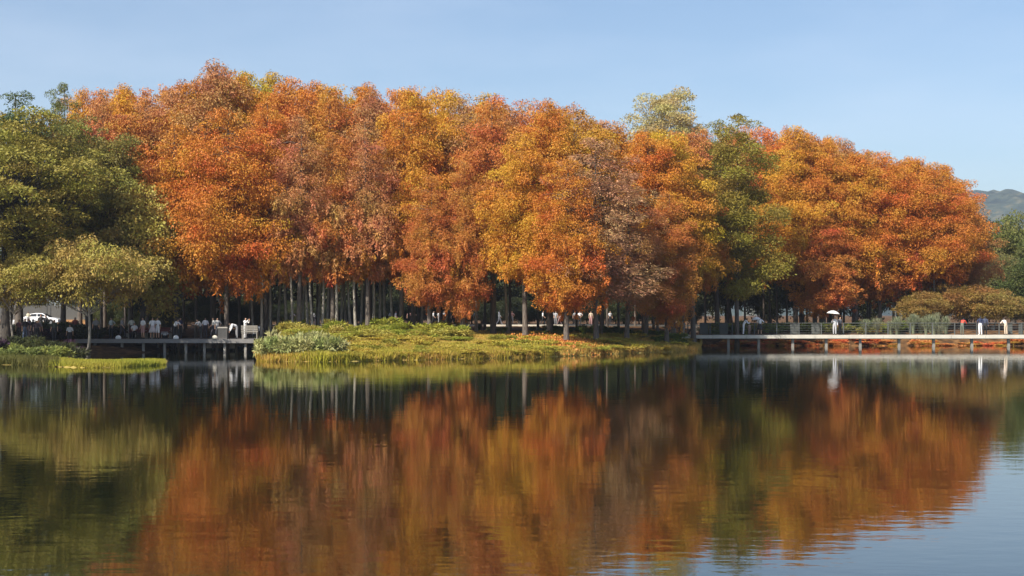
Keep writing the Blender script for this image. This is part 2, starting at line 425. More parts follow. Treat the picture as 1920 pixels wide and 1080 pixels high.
def limb_sticks(cs, rng, frac=.75, r=.035, trunk_h=TH):
    sel = rng.random(len(cs)) < frac; c = cs[sel]
    hr = np.hypot(c[:, 0], c[:, 1])
    A = np.stack([c[:, 0] * .02, c[:, 1] * .02, np.minimum(c[:, 2] - hr * .15 + .2, trunk_h * .985)], 1)
    mid = A + (c - A) * .55; mid[:, 2] += hr * .10
    p1 = sticks(A, mid, r * (.6 + hr / 5), r * .6 * (.6 + hr / 5)); p2 = sticks(mid, c, r * .6, r * .25)
    return [(p1[0], p1[1]), (p2[0], p2[1])]

def trunk_mesh(name, h, r, rng, limbs, seg=8, lean=.15, flare=1.6):
    pts = []; rad = []
    ph = rng.random() * 6
    for k in range(11):
        t_ = k / 10
        pts.append((lean * math.sin(t_ * 3 + ph) - lean * math.sin(ph), lean * math.cos(t_ * 2.3 + ph) - lean * math.cos(ph), h * t_ - .25 * (k == 0)))
        rad.append(r * (1 - t_ * .9) * (flare if k == 0 else 1.0))
    pts.insert(1, (pts[0][0], pts[0][1], .5)); rad.insert(1, r * 1.12)
    b = tapered(pts, rad, seg)
    V = np.array(b.v); Fq = np.array([f for f in b.f if len(f) == 4])
    V2, F2, v2 = joinm([(V, Fq)] + limbs)
    return np_mesh(name, V2, F2, smooth=True)

def make_kind(name, crown_parts, trunk, ):
    V, Fq, v = joinm(crown_parts); return (np_mesh(name + '_crown', V, Fq, v), trunk)

RED = []     # dense
for s in range(8):
    parts, cs, rs, rng = redwood_crown(11 + s, R0=2.9 + .25 * (s % 3), tassel=90, cb=.29 + .03 * (s % 3))
    RED.append(make_kind('redwood', parts, trunk_mesh('redwood_trunk', TH * .985, .27, rng, limb_sticks(cs, rng))))
HANG = []    # drooping, sparse lower crown, twigs show
for s in range(4):
    parts, cs, rs, rng = redwood_crown(41 + s, R0=2.6, nl=270, npl=240, cb=.30, droop=1.1, tassel=420, lobe=(.35, .85), ll=.17, lw=.055)
    HANG.append(make_kind('hanging', parts, trunk_mesh('hanging_trunk', TH * .985, .25, rng, limb_sticks(cs, rng, 1, .04))))
SLIM = []    # young thin trees, crown only near the top, pale straight stem
for s in range(3):
    parts, cs, rs, rng = redwood_crown(51 + s, R0=1.5, nl=50, npl=110, cb=.5, droop=1.2, tassel=160, lobe=(.4, .8), ll=.2, lw=.06)
    SLIM.append(make_kind('slim', parts, trunk_mesh('slim_trunk', TH * .985, .13, rng, limb_sticks(cs, rng, .5, .02), lean=.25)))
LOW = []     # foliage nearly down to the ground
for s in range(3):
    parts, cs, rs, rng = redwood_crown(61 + s, R0=2.7, nl=320, npl=300, cb=(.14, .18, .2)[s], droop=1.0, tassel=220)
    LOW.append(make_kind('low', parts, trunk_mesh('low_trunk', TH * .985, .25, rng, limb_sticks(cs, rng))))
# tree nearly bare: many fine twigs
def bare_tree(seed):
    parts, cs, rs, rng = redwood_crown(seed, R0=3.4, nl=190, npl=95, cb=.22, droop=.8, lobe=(.5, 1.1), ll=.18, lw=.065)
    k = 70
    A = np.repeat(cs, k, 0); d = rng.normal(size=A.shape); d /= np.linalg.norm(d, axis=1, keepdims=True)
    o = np.repeat(cs, k, 0) * np.array([1, 1, 0]); o /= np.maximum(np.linalg.norm(o, axis=1, keepdims=True), .1)
    rr = np.repeat(rs, k)[:, None]
    A = A + d * rr * .6; B = A + (d * .5 + o * .55 + np.array([0, 0, -.2])) * rr * rng.uniform(.3, .8, (len(A), 1))
    tw = sticks(A, B, .014, .006)
    parts.append((tw[0], tw[1], rng.random(len(tw[1]))))
    return make_kind('bare', parts, trunk_mesh('bare_trunk', TH * .985, .25, rng, limb_sticks(cs, rng, 1, .05)))
BARE = [bare_tree(71), bare_tree(72)]

def broad_crown(seed, rx=4.5, rz=4.0, zc=9.0, nl=150, npl=150, ll=.2, lw=.11, lobe=(.6, 1.3), droop=.25, shell=.6, flat=.6, layers=0):
    rng = np.random.default_rng(seed); cs = []; rs = []
    while len(cs) < nl:
        d = rng.normal(size=3); d /= np.linalg.norm(d)
        q = (1 - (1 - shell) * rng.random() ** 1.5)
        q *= .86 + .2 * math.sin(d[0] * 5 + seed) * math.sin(d[1] * 4 + d[2] * 5)
        c = np.array([d[0] * rx * q, d[1] * rx * q, zc + d[2] * rz * q])
        if layers: c[2] = zc + round((c[2] - zc) / layers) * layers + rng.normal() * .25
        cs.append(c); rs.append(rng.uniform(*lobe))
    cs = np.array(cs); rs = np.array(rs)
    ns = (npl * (rs / np.mean(lobe)) ** 2).astype(int)
    parts = [leaves(cs, rs, ns, ll, lw, droop, rng, flat=flat, fill=.3, upper=.6)]
    return parts, cs, rs, rng
def broad_limbs(cs, rng, z0, r=.09, n=9):
    """main limbs fan out from the trunk, each lobe hangs on its nearest limb"""
    out = []; ends = cs[rng.choice(len(cs), min(n, len(cs)), replace=False)]
    mids = ends * .55; mids[:, 2] = z0 + (ends[:, 2] - z0) * .5
    s0 = np.tile([[0, 0, z0]], (len(ends), 1))
    for A, B, a, b in ((s0, mids, r, r * .6), (mids, ends, r * .6, r * .2)):
        q = sticks(A, B, a, b); out.append((q[0], q[1]))
    dd = np.linalg.norm(cs[:, None] - mids[None], axis=2).argmin(1)
    q = sticks(mids[dd], cs, r * .35, r * .1); out.append((q[0], q[1]))
    return out
def broad_kind(name, seed, trunk_r=.3, z0=3.0, th=None, barkless=False, **kw):
    parts, cs, rs, rng = broad_crown(seed, **kw)
    th = th or kw.get('zc', 9)
    tm = trunk_mesh(name + '_trunk', th, trunk_r, rng, broad_limbs(cs, rng, z0, trunk_r * .4), lean=.3)
    return make_kind(name, parts, tm)
CAMPHOR = [broad_kind('camphor', 91 + s, trunk_r=.38, z0=4.5, rx=6.0, rz=6.2, zc=10.5, nl=330, npl=190, ll=.2, lw=.10, lobe=(.45, 1.15), flat=.5) for s in range(2)]
EVER = [broad_kind('evergreen', 101 + s, trunk_r=.25, z0=2.5, rx=3.2, rz=4.2, zc=5.2, nl=130, npl=150, ll=.22, lw=.12) for s in range(3)]
YELLOW = [broad_kind('yellow', 111 + s, trunk_r=.10, z0=2.2, rx=4.2, rz=1.8, zc=4.5, nl=150, npl=150, ll=.17, lw=.07, lobe=(.25, .9), flat=.75, droop=.9, shell=.35) for s in range(2)]
POPLAR = [broad_kind('poplar', 121, trunk_r=.3, z0=12, rx=3.6, rz=5.5, zc=18.0, nl=240, npl=170, ll=.17, lw=.09, lobe=(.5, 1.0), th=20)]
FEATHER = [broad_kind('feather', 131 + s, trunk_r=.12, z0=1.2, rx=2.6, rz=1.9, zc=2.9, nl=100, npl=190, ll=.2, lw=.06, lobe=(.4, 1.0), flat=.5, droop=.5) for s in range(3)]
OLIVE = []   # green tree with broad flat branch pads
for s in range(2):
    parts, cs, rs, rng = redwood_crown(141 + s, R0=3.3, nl=170, npl=330, cb=.26, droop=.2, lobe=(.5, 1.15), ll=.17, lw=.065, tassel=0)
    OLIVE.append(make_kind('olive', parts, trunk_mesh('olive_trunk', TH * .985, .28, rng, limb_sticks(cs, rng))))

def plant_tree(kind, px, D, top_y, width_px, col, name='dawn_redwood', label=None, cat='tree', group=None,
               nomh=TH, nomw=6.0, mat='needle', bark='bark', rz=None, base_z=None, tw=None):
    X = gx(px, D); z0 = gz(X, D) if base_z is None else base_z
    h = HC - (top_y - HOR) / F * D - z0
    sw = width_px / F * D / nomw
    r = empty(name, (X, D, z0), label, cat, group, rz=random.uniform(0, 6.28) if rz is None else rz, scale=(sw, sw, h / nomh))
    link('crown', kind[0], M[mat], r, col=col); tk = link('trunk', kind[1], M[bark], r)
    if tw is None and mat == 'needle': tw = .82
    if tw: tk.scale = (tw / sw, tw / sw, 1)
    return r

# ---- colours (base colour of the foliage)
ORANGE = (.56, .165, .028); REDOR = (.52, .155, .04); GOLD = (.58, .22, .028); RUST = (.50, .185, .075); YEL = (.68, .40, .03)
BROWN = (.45, .165, .07); PINK = (.50, .24, .13); OLIV = (.27, .185, .03); GREEN = (.31, .285, .05); DGREEN = (.11, .13, .035)
YGREEN = (.40, .34, .07); PALE = (.50, .44, .16)

# front trees: (px, D, top_y, width_px, colour, kind list, kind index, label)
front = [
 (245, 119, 215, 150, REDOR, RED, 0, 'red orange redwood rising directly behind the right edge of the broad green tree'),
 (330, 116, 235, 150, ORANGE, RED, 1, 'bright orange redwood, front row, just right of the green tree on the left bank'),
 (425, 112, 205, 175, ORANGE, RED, 2, 'tall full orange redwood with low glowing skirt over the right end of the dark deck'),
 (400, 120, 118, 165, BROWN, RED, 3, 'tallest redwood of the grove, red brown top at the highest point of the skyline'),
 (498, 117, 190, 120, ORANGE, RED, 4, 'orange redwood with yellow tips between the tall full tree and the thin rusty ones'),
 (560, 113, 215, 120, RUST, HANG, 0, 'rust coloured thin redwood with drooping strands, above the left end of the leafy ground cover'),
 (625, 114, 250, 120, REDOR, HANG, 1, 'red rust redwood with long hanging strands and pale trunks showing below'),
 (690, 114, 225, 115, RUST, HANG, 2, 'brownish red hanging redwood left of the yellow crowned one'),
 (752, 116, 215, 110, ORANGE, HANG, 3, 'orange drooping redwood whose grey trunk meets the leafy ground cover in the middle'),
 (775, 118, 168, 140, GOLD, RED, 5, 'golden yellow redwood with a high rounded top in the left centre of the grove'),
 (805, 112, 330, 100, REDOR, LOW, 2, 'short salmon red redwood with foliage ending low on a pale trunk'),
 (868, 112, 300, 85, REDOR, LOW, 0, 'narrow orange redwood whose lowest foliage hangs almost to the lawn'),
 (925, 116, 190, 140, REDOR, RED, 7, 'red orange redwood behind the narrow one whose foliage hangs to the ground'),
 (985, 110, 250, 130, GOLD, RED, 1, 'gold and orange front redwood above the walking person all in white'),
 (1062, 106, 300, 130, ORANGE, LOW, 2, 'front redwood whose pale trunk stands on the patch of orange fallen leaves'),
 (1030, 117, 190, 130, ORANGE, RED, 3, 'orange topped redwood rising behind the front pair at the centre of the grove'),
 (1118, 109, 262, 165, PINK, BARE, 0, 'almost bare redwood with pinkish brown twigs right of the grove centre'),
 (1175, 113, 330, 110, RUST, BARE, 1, 'half bare rusty redwood standing between the pinkish bare one and the big orange bulge'),
 (1210, 120, 248, 130, ORANGE, RED, 4, 'orange redwood with a red flank behind the bare twiggy trees'),
 (1262, 121, 255, 140, GOLD, RED, 6, 'gold tinged redwood forming the bulge above the left end of the pale boardwalk'),
 (1300, 125, 330, 95, ORANGE, RED, 2, 'orange redwood leaning out as the right edge of the bulge beside the olive green tree'),
 (1250, 116, 360, 110, REDOR, LOW, 1, 'low orange red redwood hanging over the tip of the lawn'),
 (1492, 139, 238, 120, GOLD, RED, 0, 'golden redwood immediately right of the olive green tree'),
 (1540, 141, 262, 120, ORANGE, RED, 7, 'orange redwood behind the person with the white parasol'),
 (1605, 141, 290, 125, ORANGE, RED, 3, 'orange redwood with yellow lower skirt above the middle of the boardwalk'),
 (1650, 142, 320, 125, REDOR, LOW, 2, 'reddish orange redwood left of the brown feathery bushes'),
 (1725, 144, 298, 125, ORANGE, RED, 5, 'orange redwood rising over the brown feathery bushes'),
 (1772, 146, 312, 115, ORANGE, RED, 2, 'second last orange redwood at the right end of the grove'),
 (1806, 149, 362, 95, RUST, RED, 4, 'last and lowest redwood closing the right end of the grove beside the far green trees'),
 (1545, 137, 405, 125, REDOR, LOW, 1, 'small low redwood with rusty strands right above the white parasol'),
]
for i, (px, D, ty, wp, c, kl, ki, lb) in enumerate(front):
    plant_tree(kl[ki], px, D, ty, wp * 1.25, c, label=lb, group='redwoods along the front of the grove')
for i, (px, D) in enumerate([(476, 117), (506, 115.5), (520, 118), (538, 116), (577, 115), (596, 118), (612, 116.5), (640, 117.5), (657, 115.5), (676, 117), (490, 114), (549, 113.5), (568, 117.5), (586, 113.5), (604, 114), (631, 113.5), (648, 118.5), (667, 113.5), (700, 115), (712, 118), (722, 118), (736, 116.5), (790, 119), (835, 118), (893, 117.5), (952, 116)]):
    plant_tree(SLIM[i % 3], px, D, random.uniform(330, 390), random.uniform(60, 80), random.choice([RUST, REDOR, ORANGE]), label='thin young redwood with a straight pale stem among the left centre front trunks', group='thin young redwoods', nomw=3.4, tw=1.0, bark='palebark')
plant_tree(OLIVE[0], 1382, 129, 218, 185, OLIV, label='olive green redwood with flat branch pads standing alone among the orange ones', group='redwoods along the front of the grove', nomw=6.4)
plant_tree(OLIVE[1], 1345, 140, 226, 120, (.22, .165, .025), label='darker olive redwood half hidden behind the left side of the olive green one', group='redwoods along the front of the grove', nomw=6.4)
plant_tree(POPLAR[0], 1250, 172, 160, 150, PALE, name='poplar_tree', label='pale yellow poplar rising above the grove left of the olive green tree', nomh=23.5, nomw=7.2, mat='leaf', bark='palebark')

PRE = []
# inner rows
SIL = [(90, 180), (180, 168), (240, 158), (290, 166), (340, 152), (370, 130), (410, 118), (480, 128), (550, 138), (600, 152), (720, 158), (780, 162), (870, 165), (950, 178),
       (1050, 190), (1100, 208), (1150, 226), (1190, 238), (1310, 232), (1440, 228), (1500, 240), (1560, 253), (1600, 268), (1650, 278), (1700, 290), (1760, 305), (1800, 322), (1820, 355), (1845, 430)]
SX = [a for a, b in SIL]; SY = [b for a, b in SIL]
ORD = ['leftmost', 'second', 'third', 'fourth', 'fifth', 'sixth', 'seventh', 'eighth', 'ninth', 'tenth', 'eleventh', 'twelfth', 'thirteenth', 'fourteenth', 'fifteenth', 'sixteenth', 'seventeenth', 'eighteenth', 'nineteenth', 'twentieth', 'twenty first', 'twenty second', 'twenty third']
inner_cols = [ORANGE, ORANGE, GOLD, REDOR, ORANGE, RUST, (.5, .27, .025), BROWN]
for row, D0 in enumerate([121, 126, 131, 137, 143, 149, 156, 163]):
    px = 190 + (row % 2) * 45
    while px < 1765:
        D = D0 + random.uniform(-1.2, 1.2)
        if px > 1300: D += 20
        step = (3.7 if row < 3 else 4.5) * F / D * random.uniform(.9, 1.12)
        ok = True
        if px > 1300 and (row > 5): ok = False
        if 500 < px <= 1300 and D0 > 138 and (row * 7 + int(px)) % 5 < 3: ok = False
        if 700 < px < 1180 and D0 > 132 and (row * 5 + int(px)) % 4 < 3: ok = False
        if px < 500 and D0 > 140 and (row + int(px)) % 2: ok = False
        if 1290 < px < 1470 and row < 2: ok = False
        if ok:
            ty = float(np.interp(px, SX, SY)) + (14 if row == 0 else 3) + random.uniform(0, 9)
            if row > 3: ty += 22
            maxh = 26.0
            ty = max(ty, HOR - (maxh - HC) / D * F)
            k = RED[random.randrange(8)] if random.random() < .8 else HANG[random.randrange(4)]
            c = random.choice(inner_cols)
            if px > 1650: c = random.choice([ORANGE, REDOR])
            c = tuple(a * random.uniform(.85, 1.12) for a in c)
            if row < 3:
                cn = {ORANGE: 'orange'}.get(c, 'orange')
            if row == 0: nsec = globals().get('nsec', 0) + 1
            lb = 'slender trunk of an autumn redwood in the crowded dark inner rows of the grove'
            if row == 0: lb = 'second row redwood just behind the front trees, %s from the left' % ORD[nsec - 1]
            plant_tree(k, px, D, ty, (8.4 if row < 3 else 6.0) * F / D, c, tw=.5 if row == 0 else .42, label=lb, group='second row redwoods' if row == 0 else 'inner row redwoods of the grove')
        px += step
# orange tops behind the left green tree
for px, D, ty, wp, c, lb in [(150, 130, 168, 120, GOLD, 'gold and orange redwood top showing over the middle of the left green tree'),
                             (195, 128, 176, 110, RUST, 'rusty redwood top showing at the right shoulder of the left green tree')]:
    plant_tree(RED[random.randrange(8)], px, D, ty, wp, c, label=lb, group='redwoods along the front of the grove')

# left green trees
plant_tree(CAMPHOR[0], 8, 104, 205, 430, GREEN, name='camphor_tree', label='broad dark green tree filling the left edge over the shaded bank', nomh=16.7, nomw=12.5, mat='leaf', bark='darkbark', rz=.5)
plant_tree(CAMPHOR[1], 168, 114, 225, 270, (.24, .23, .045), name='camphor_tree', label='green tree with a domed crown leaning against the first orange redwoods', nomh=16.7, nomw=12.5, mat='leaf', bark='darkbark', rz=2.1)
plant_tree(OLIVE[1], 36, 113, 172, 190, DGREEN, name='green_conifer', label='dark green conifer with spiky tips at the top of the left tree mass', nomw=6.4, mat='leaf', bark='darkbark')
plant_tree(EVER[0], 262, 111, 340, 190, (.40, .34, .07), name='evergreen_tree', label='small yellow green tree filling the gap beneath the first orange redwoods', nomh=9.4, nomw=6.8, mat='leaf', bark='darkbark')
plant_tree(OLIVE[0], 118, 116, 160, 120, (.2, .2, .05), name='green_conifer', label='slim olive green conifer between the left green tree and the first orange tops', nomw=6.4, mat='leaf', bark='darkbark', tw=.8)
plant_tree(YELLOW[0], 165, 101, 452, 275, YGREEN, name='young_tree', label='low spreading yellow green tree with a pale forked trunk left of the dark deck', nomh=6.2, nomw=7.6, mat='leaf', bark='palebark')
plant_tree(YELLOW[1], 27, 100, 486, 190, (.38, .33, .065), name='young_tree', label='low yellowing tree with thin pale stems in front of the white car', nomh=6.2, nomw=7.6, mat='leaf', bark='palebark')
# added evergreens beyond the grove, blocking sky and darkening gaps between the trunks
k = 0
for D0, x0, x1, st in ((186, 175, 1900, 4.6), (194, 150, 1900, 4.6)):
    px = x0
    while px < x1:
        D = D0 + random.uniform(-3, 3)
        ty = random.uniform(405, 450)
        plant_tree(EVER[k % 3], px, D, ty, 8.6 * F / D, (.045, .055, .02), name='evergreen_tree', label='dark evergreen tree added to shut out sky behind the trunks of the grove', group='evergreens added behind the grove', nomh=9.4, nomw=6.8, mat='leaf', bark='darkbark', base_z=.6)
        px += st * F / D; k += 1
for i in range(15):  # a few real bushes, multiplied with added dark ones to shade the ground
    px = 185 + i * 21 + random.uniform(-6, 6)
    plant_tree(EVER[i % 3], px, random.uniform(124, 150), random.uniform(545, 575), random.uniform(45, 75), random.choice([(.05, .065, .02), (.08, .10, .03), (.12, .13, .04)]), name='backdrop_bush', cat='bush',
               label='dark green bush in a clump thickened for shade behind the people on the dark deck', group='bushes behind the dark deck', nomh=9.4, nomw=6.8, mat='leaf', bark='darkbark')
for i in range(34):
    px = random.uniform(150, 480)
    o_ = 0
    PRE.append((px, random.uniform(114, 118)))
# left background above the road wall
for i, (px, D, ty, wp, lb) in enumerate([(-40, 200, 470, 130, 'dark green tree behind the roadside wall at the left border'), (60, 203, 455, 130, 'dark green tree behind the roadside wall above the white car'), (150, 200, 465, 120, 'dark green tree behind the roadside wall right of the white car')]):
    plant_tree(EVER[i], px, D, ty, wp, (.06, .08, .02), name='evergreen_tree', label=lb, group='trees behind the roadside wall', nomh=9.4, nomw=6.8, mat='leaf', bark='darkbark')
# right: far green trees and feathery bushes
for px, D, ty, wp, c, lb in [(1900, 185, 395, 120, (.15, .17, .04), 'green tree beyond the right end of the grove, just under the hill'),
                             (1965, 178, 400, 130, DGREEN, 'dark green tree cut by the right border under the hill'),
                             (1880, 172, 470, 90, (.2, .19, .06), 'pale green tree between the last redwood and the right border'),
                             (1925, 165, 485, 110, (.09, .12, .03), 'deep green bushy tree above the right end of the boardwalk')]:
    plant_tree(EVER[random.randrange(3)], px, D, ty, wp, c, name='evergreen_tree', label=lb, group='green trees right of the grove', nomh=9.4, nomw=6.8, mat='leaf', bark='darkbark')
BOL = (.30, .225, .05)
for px, D, ty, wp, c, lb in [(1735, 139, 545, 110, BOL, 'leftmost brown olive feathery bush behind the boardwalk rail'),
                             (1800, 140, 527, 130, (.34, .225, .05), 'tallest brown olive feathery bush behind the person in red'),
                             (1862, 139, 540, 120, (.30, .24, .055), 'brown olive feathery bush behind the person in navy'),
                             (1930, 140, 552, 110, (.26, .24, .06), 'greener feathery bush at the right border behind the rail')]:
    plant_tree(FEATHER[random.randrange(3)], px, D, ty, wp, c, name='feathery_bush', label=lb, cat='bush', group='feathery bushes behind the boardwalk', nomh=4.9, nomw=5.6, mat='leaf', bark='palebark')

# ------------------------------------------------------------------ low plants
def bush_mesh(seed, n=420, h=1.0, r=.8, ll=.32, lw=.09, droop=.1):
    rng = np.random.default_rng(seed)
    k = 16
    cs = np.stack([rng.normal(0, r * .45, k), rng.normal(0, r * .45, k), rng.uniform(.25, .8, k) * h], 1)
    V, Fq, v = leaves(cs, rng.uniform(.2, .4, k) * r, n // k * 2, ll, lw, droop, rng, flat=.8, upper=.8)
    A = np.stack([cs[:, 0] * .3, cs[:, 1] * .3, np.full(k, -.1)], 1)
    q = sticks(A, cs, .02, .012)
    V, Fq, v = joinm([(V, Fq, v), (q[0], q[1], np.full(len(q[1]), .6))])
    return np_mesh('bush', V, Fq, v)
def blade_mesh(seed, n=150, h=1.0, r=.5, wid=.05):
    """arching strap leaves from a base"""
    rng = np.random.default_rng(seed)
    an = rng.random(n) * 6.283; ln = h * rng.uniform(.6, 1.15, n); sp = rng.uniform(.15, .8, n) * r
    b = np.stack([np.cos(an) * .15 * rng.random(n), np.sin(an) * .15 * rng.random(n), np.full(n, -.05)], 1)
    o = np.stack([np.cos(an), np.sin(an), 0 * an], 1); s_ = np.stack([-np.sin(an), np.cos(an), 0 * an], 1)
    P = [b, b + o * (sp * .35)[:, None] + np.array([0, 0, 1]) * (ln * .6)[:, None], b + o * sp[:, None] + np.array([0, 0, 1]) * (ln * .95)[:, None], b + o * (sp * 1.7)[:, None] + np.array([0, 0, 1]) * (ln * .8)[:, None]]
    W = [wid, wid * 1.1, wid * .7, .004]
    V = np.stack([q for p_, w_ in zip(P, W) for q in (p_ - s_ * w_ / 2, p_ + s_ * w_ / 2)], 1)
    base = np.arange(n)[:, None] * 8
    Fq = np.concatenate([base + np.array([[0, 1, 3, 2]]), base + np.array([[2, 3, 5, 4]]), base + np.array([[4, 5, 7, 6]])], 0)
    v = np.tile(rng.random(n), 3)
    return np_mesh('blades', V.reshape(-1, 3), Fq, v)
BUSH = [bush_mesh(201 + i) for i in range(4)]
BLADE = [blade_mesh(211 + i) for i in range(3)]
PLUME = [blade_mesh(221 + i, n=220, h=1.5, r=.6, wid=.03) for i in range(2)]
def low(mesh, px, D, sx, sz, col, name, label, group, mat='herb', cat='plant'):
    X = gx(px, D)
    o = link(name, mesh, M[mat], None, (X, D, gz(X, D)), col)
    o.scale = (sx, sx, sz); o.rotation_euler = (0, 0, random.uniform(0, 6.28))
    return tag(o, label, cat, group)
# leafy ground cover in front of the trees
for i in range(95):
    px = random.uniform(520, 872); row = random.random()
    D = 103.5 + row * 13
    low(random.choice(BUSH + BLADE), px, D, random.uniform(.6, 1.4), random.uniform(.35, 1.1) * (.55 + .5 * row), random.choice([(.34, .36, .05), (.26, .31, .04), (.40, .38, .07)]), 'leafy_plant',
        'broad leaved green plant in the bed along the foot of the left centre redwoods', 'leafy plants under the front redwoods')
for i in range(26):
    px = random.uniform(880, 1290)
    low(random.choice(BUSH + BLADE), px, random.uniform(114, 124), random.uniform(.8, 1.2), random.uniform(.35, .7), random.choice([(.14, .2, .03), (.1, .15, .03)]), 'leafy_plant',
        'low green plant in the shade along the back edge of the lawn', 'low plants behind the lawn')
# pale shrubs at the water, left end of the lawn
for i, (px, D) in enumerate([(500, 89.5), (512, 91), (527, 89), (545, 88.6), (562, 88.8), (580, 88.5), (598, 88.6), (614, 88.4), (630, 88.8), (550, 91), (580, 91), (610, 91)]):
    low(BUSH[i % 4], px, D, random.uniform(.8, 1.05), random.uniform(.95, 1.25) * (1.1 if i < 2 else 1), random.choice([(.38, .40, .15), (.27, .32, .10), (.42, .42, .17)]), 'waterside_shrub',
        'leftmost waterside shrub with spiky pale tips' if i == 0 else 'pale leaved shrub in the dense clump at the left waterside corner of the lawn', 'pale shrubs at the lawn corner', cat='shrub')
for px, D in PRE:  # added plants, their near-black colour stands for shade over the litter
    low(random.choice(BUSH), px, D, random.uniform(1.0, 1.5), random.uniform(.6, 1.0), random.choice([(.04, .045, .02), (.06, .06, .03)]), 'bedding_and_fill_plant',
        'dark low plant added to give deep shade right behind the dark deck', 'dark plants added behind the dark deck')
# green plants behind rail
for i in range(40):
    px = random.uniform(1325, 1700)
    low(random.choice(BUSH + BLADE), px, random.uniform(134.5, 138), random.uniform(.8, 1.3), random.uniform(.5, .95), random.choice([(.22, .28, .05), (.15, .22, .05), (.3, .3, .07)]), 'leafy_plant',
        'green plant growing behind the boardwalk rail below the redwood trunks', 'plants behind the boardwalk rail')
for i in range(16):
    px = random.uniform(1620, 1790)
    low(random.choice(PLUME), px, random.uniform(133.5, 136.5), random.uniform(.8, 1.2), random.uniform(.8, 1.25), random.choice([(.3, .32, .2), (.26, .3, .18)]), 'plume_clump',
        'grey green clump of ornamental grass behind the right half of the boardwalk rail', 'ornamental grasses behind the rail')
for i in range(120):
    px = random.uniform(1322, 1925)
    low((BLADE + BUSH)[i % 7], px, random.uniform(131.2, 132.8), random.uniform(.6, 1.1), random.uniform(.2, .36), random.choice([(.75, .32, .09), (.7, .38, .1), (.6, .42, .08)]), 'bank_plant',
        'orange tinted tuft at the waterline of the bank seen under the boardwalk', 'orange tufts under the boardwalk')
for i in range(36):  # added plants hide the sunlit litter so this strip stays dark
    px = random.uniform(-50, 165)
    low(random.choice(BUSH), px, random.uniform(108, 113), random.uniform(1.0, 1.5), random.uniform(.7, 1.1), random.choice([(.045, .05, .02), (.05, .03, .04), (.06, .07, .03)]), 'bedding_and_fill_plant',
        'dark shrubby plant added to darken the ground behind the crowd on the shaded left bank', 'dark plants added behind the left crowd')
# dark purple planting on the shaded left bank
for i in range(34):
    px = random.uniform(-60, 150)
    low(random.choice(BUSH + BLADE), px, random.uniform(92, 97), random.uniform(.8, 1.3), random.uniform(.5, 1.0), random.choice([(.05, .06, .02), (.06, .03, .05), (.08, .1, .03)]), 'bedding_and_fill_plant',
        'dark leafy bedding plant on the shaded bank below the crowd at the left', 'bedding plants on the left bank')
for i in range(10):
    px = random.uniform(20, 125)
    low(random.choice(BUSH), px, random.uniform(86, 90), random.uniform(.6, .9), random.uniform(.5, .8), random.choice([(.22, .27, .06), (.16, .2, .05)]), 'waterside_plant',
        'light green plant where the sunny grass spit meets the dark left bank', 'plants behind the grass spit')

# grass (one stuff object)
def grass(n, pxr, dr, h, col, name, label, seed, extra=None, wid=.05):
    rng = np.random.default_rng(seed)
    px = rng.uniform(*pxr, n); sh = shore(px); d = dr[0] + (dr[1] - dr[0]) * rng.random(n) ** 1.25
    D = sh + d; X = (px - 960) / F * D
    z = ground_z(X, D); ok = (z > -.02)
    if extra is not None: ok &= extra(px, D, d)
    X, D, z, d = X[ok], D[ok], z[ok], d[ok]; n = len(X)
    pat = .5 + .5 * np.sin(X * .8 + 1.1 * np.sin(D * .6)) * np.sin(D * .9 + X * .35)
    hh = h * (.25 + .7 * rng.random(n) ** 2 + .75 * pat) * np.interp(d, [0, 3, 8, 20], [1.25, 1.1, .6, .4])
    an = rng.random(n) * 6.283; le = rng.uniform(0, .6, n)
    b = np.stack([X, D, z - .03], 1); s_ = np.stack([np.cos(an), np.sin(an), 0 * an], 1) * wid / 2
    tip = b + np.stack([np.cos(an * 3 + 1) * le * hh, np.sin(an * 3 + 1) * le * hh, hh], 1)
    V = np.stack([b - s_, b + s_, tip], 1).reshape(-1, 3)
    v = np.clip(.25 + .45 * pat + .3 * rng.random(n), 0, 1)
    o = link(name, np_mesh(name, V, np.arange(3 * n).reshape(n, 3), v), M['grass'], col=col)
    return tag(o, label, 'grass', kind='stuff')
grass(120000, (482, 1316), (0, 27), .30, (.50, .38, .08), 'lawn_grass', 'short yellow green and straw grass covering the sunny bank in front of the grove', 5, wid=.07)
grass(36000, (482, 1040), (-.2, 9), .32, (.44, .39, .045), 'tall_bank_grass', 'taller yellow green grass along the waterline of the sunny bank', 15, wid=.09)
grass(26000, (90, 310), (0, 8), .2, (.38, .38, .045), 'spit_grass', 'bright yellow green grass on the low spit at the left waterline', 6, wid=.05)
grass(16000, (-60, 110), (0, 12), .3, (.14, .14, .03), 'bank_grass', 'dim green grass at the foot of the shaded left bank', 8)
for i in range(210):
    px = 600 + 690 * random.random() ** 1.5; d_ = random.uniform(.2, 6) if i % 3 else random.uniform(6, 14)
    low(random.choice(BUSH + BUSH + BUSH + BLADE), px, float(shore(px)) + d_ + .6, random.uniform(.5, 1.1), random.uniform(.2, .45), random.choice([(.40, .38, .05), (.48, .42, .06), (.30, .31, .045), (.44, .38, .06)]), 'bank_weed',
        'leafy yellow green weed tuft growing among the grass of the sunny bank', 'weeds on the sunny bank')
def patch(px, D, d): return ((px - 1052) / 38) ** 2 + ((D - 107) / 4.5) ** 2 < 1
rng = np.random.default_rng(9); n = 9000
X = gx(1050, 106) + rng.normal(0, 1.5, n); D = 106 + rng.normal(0, 2.6, n); z = ground_z(X, D) + .12 + .12 * rng.random(n)
cs = np.stack([X, D, z], 1)
V, Fq, v = leaves(cs, np.full(n, .02), 1, .16, .12, 0, rng)
tag(link('fallen_leaves', np_mesh('fallen_leaves', V, Fq, v), M['needle'], col=(.55, .2, .05)), 'orange patch of fallen needles on the grass at the foot of a front redwood', 'leaf litter', kind='stuff')

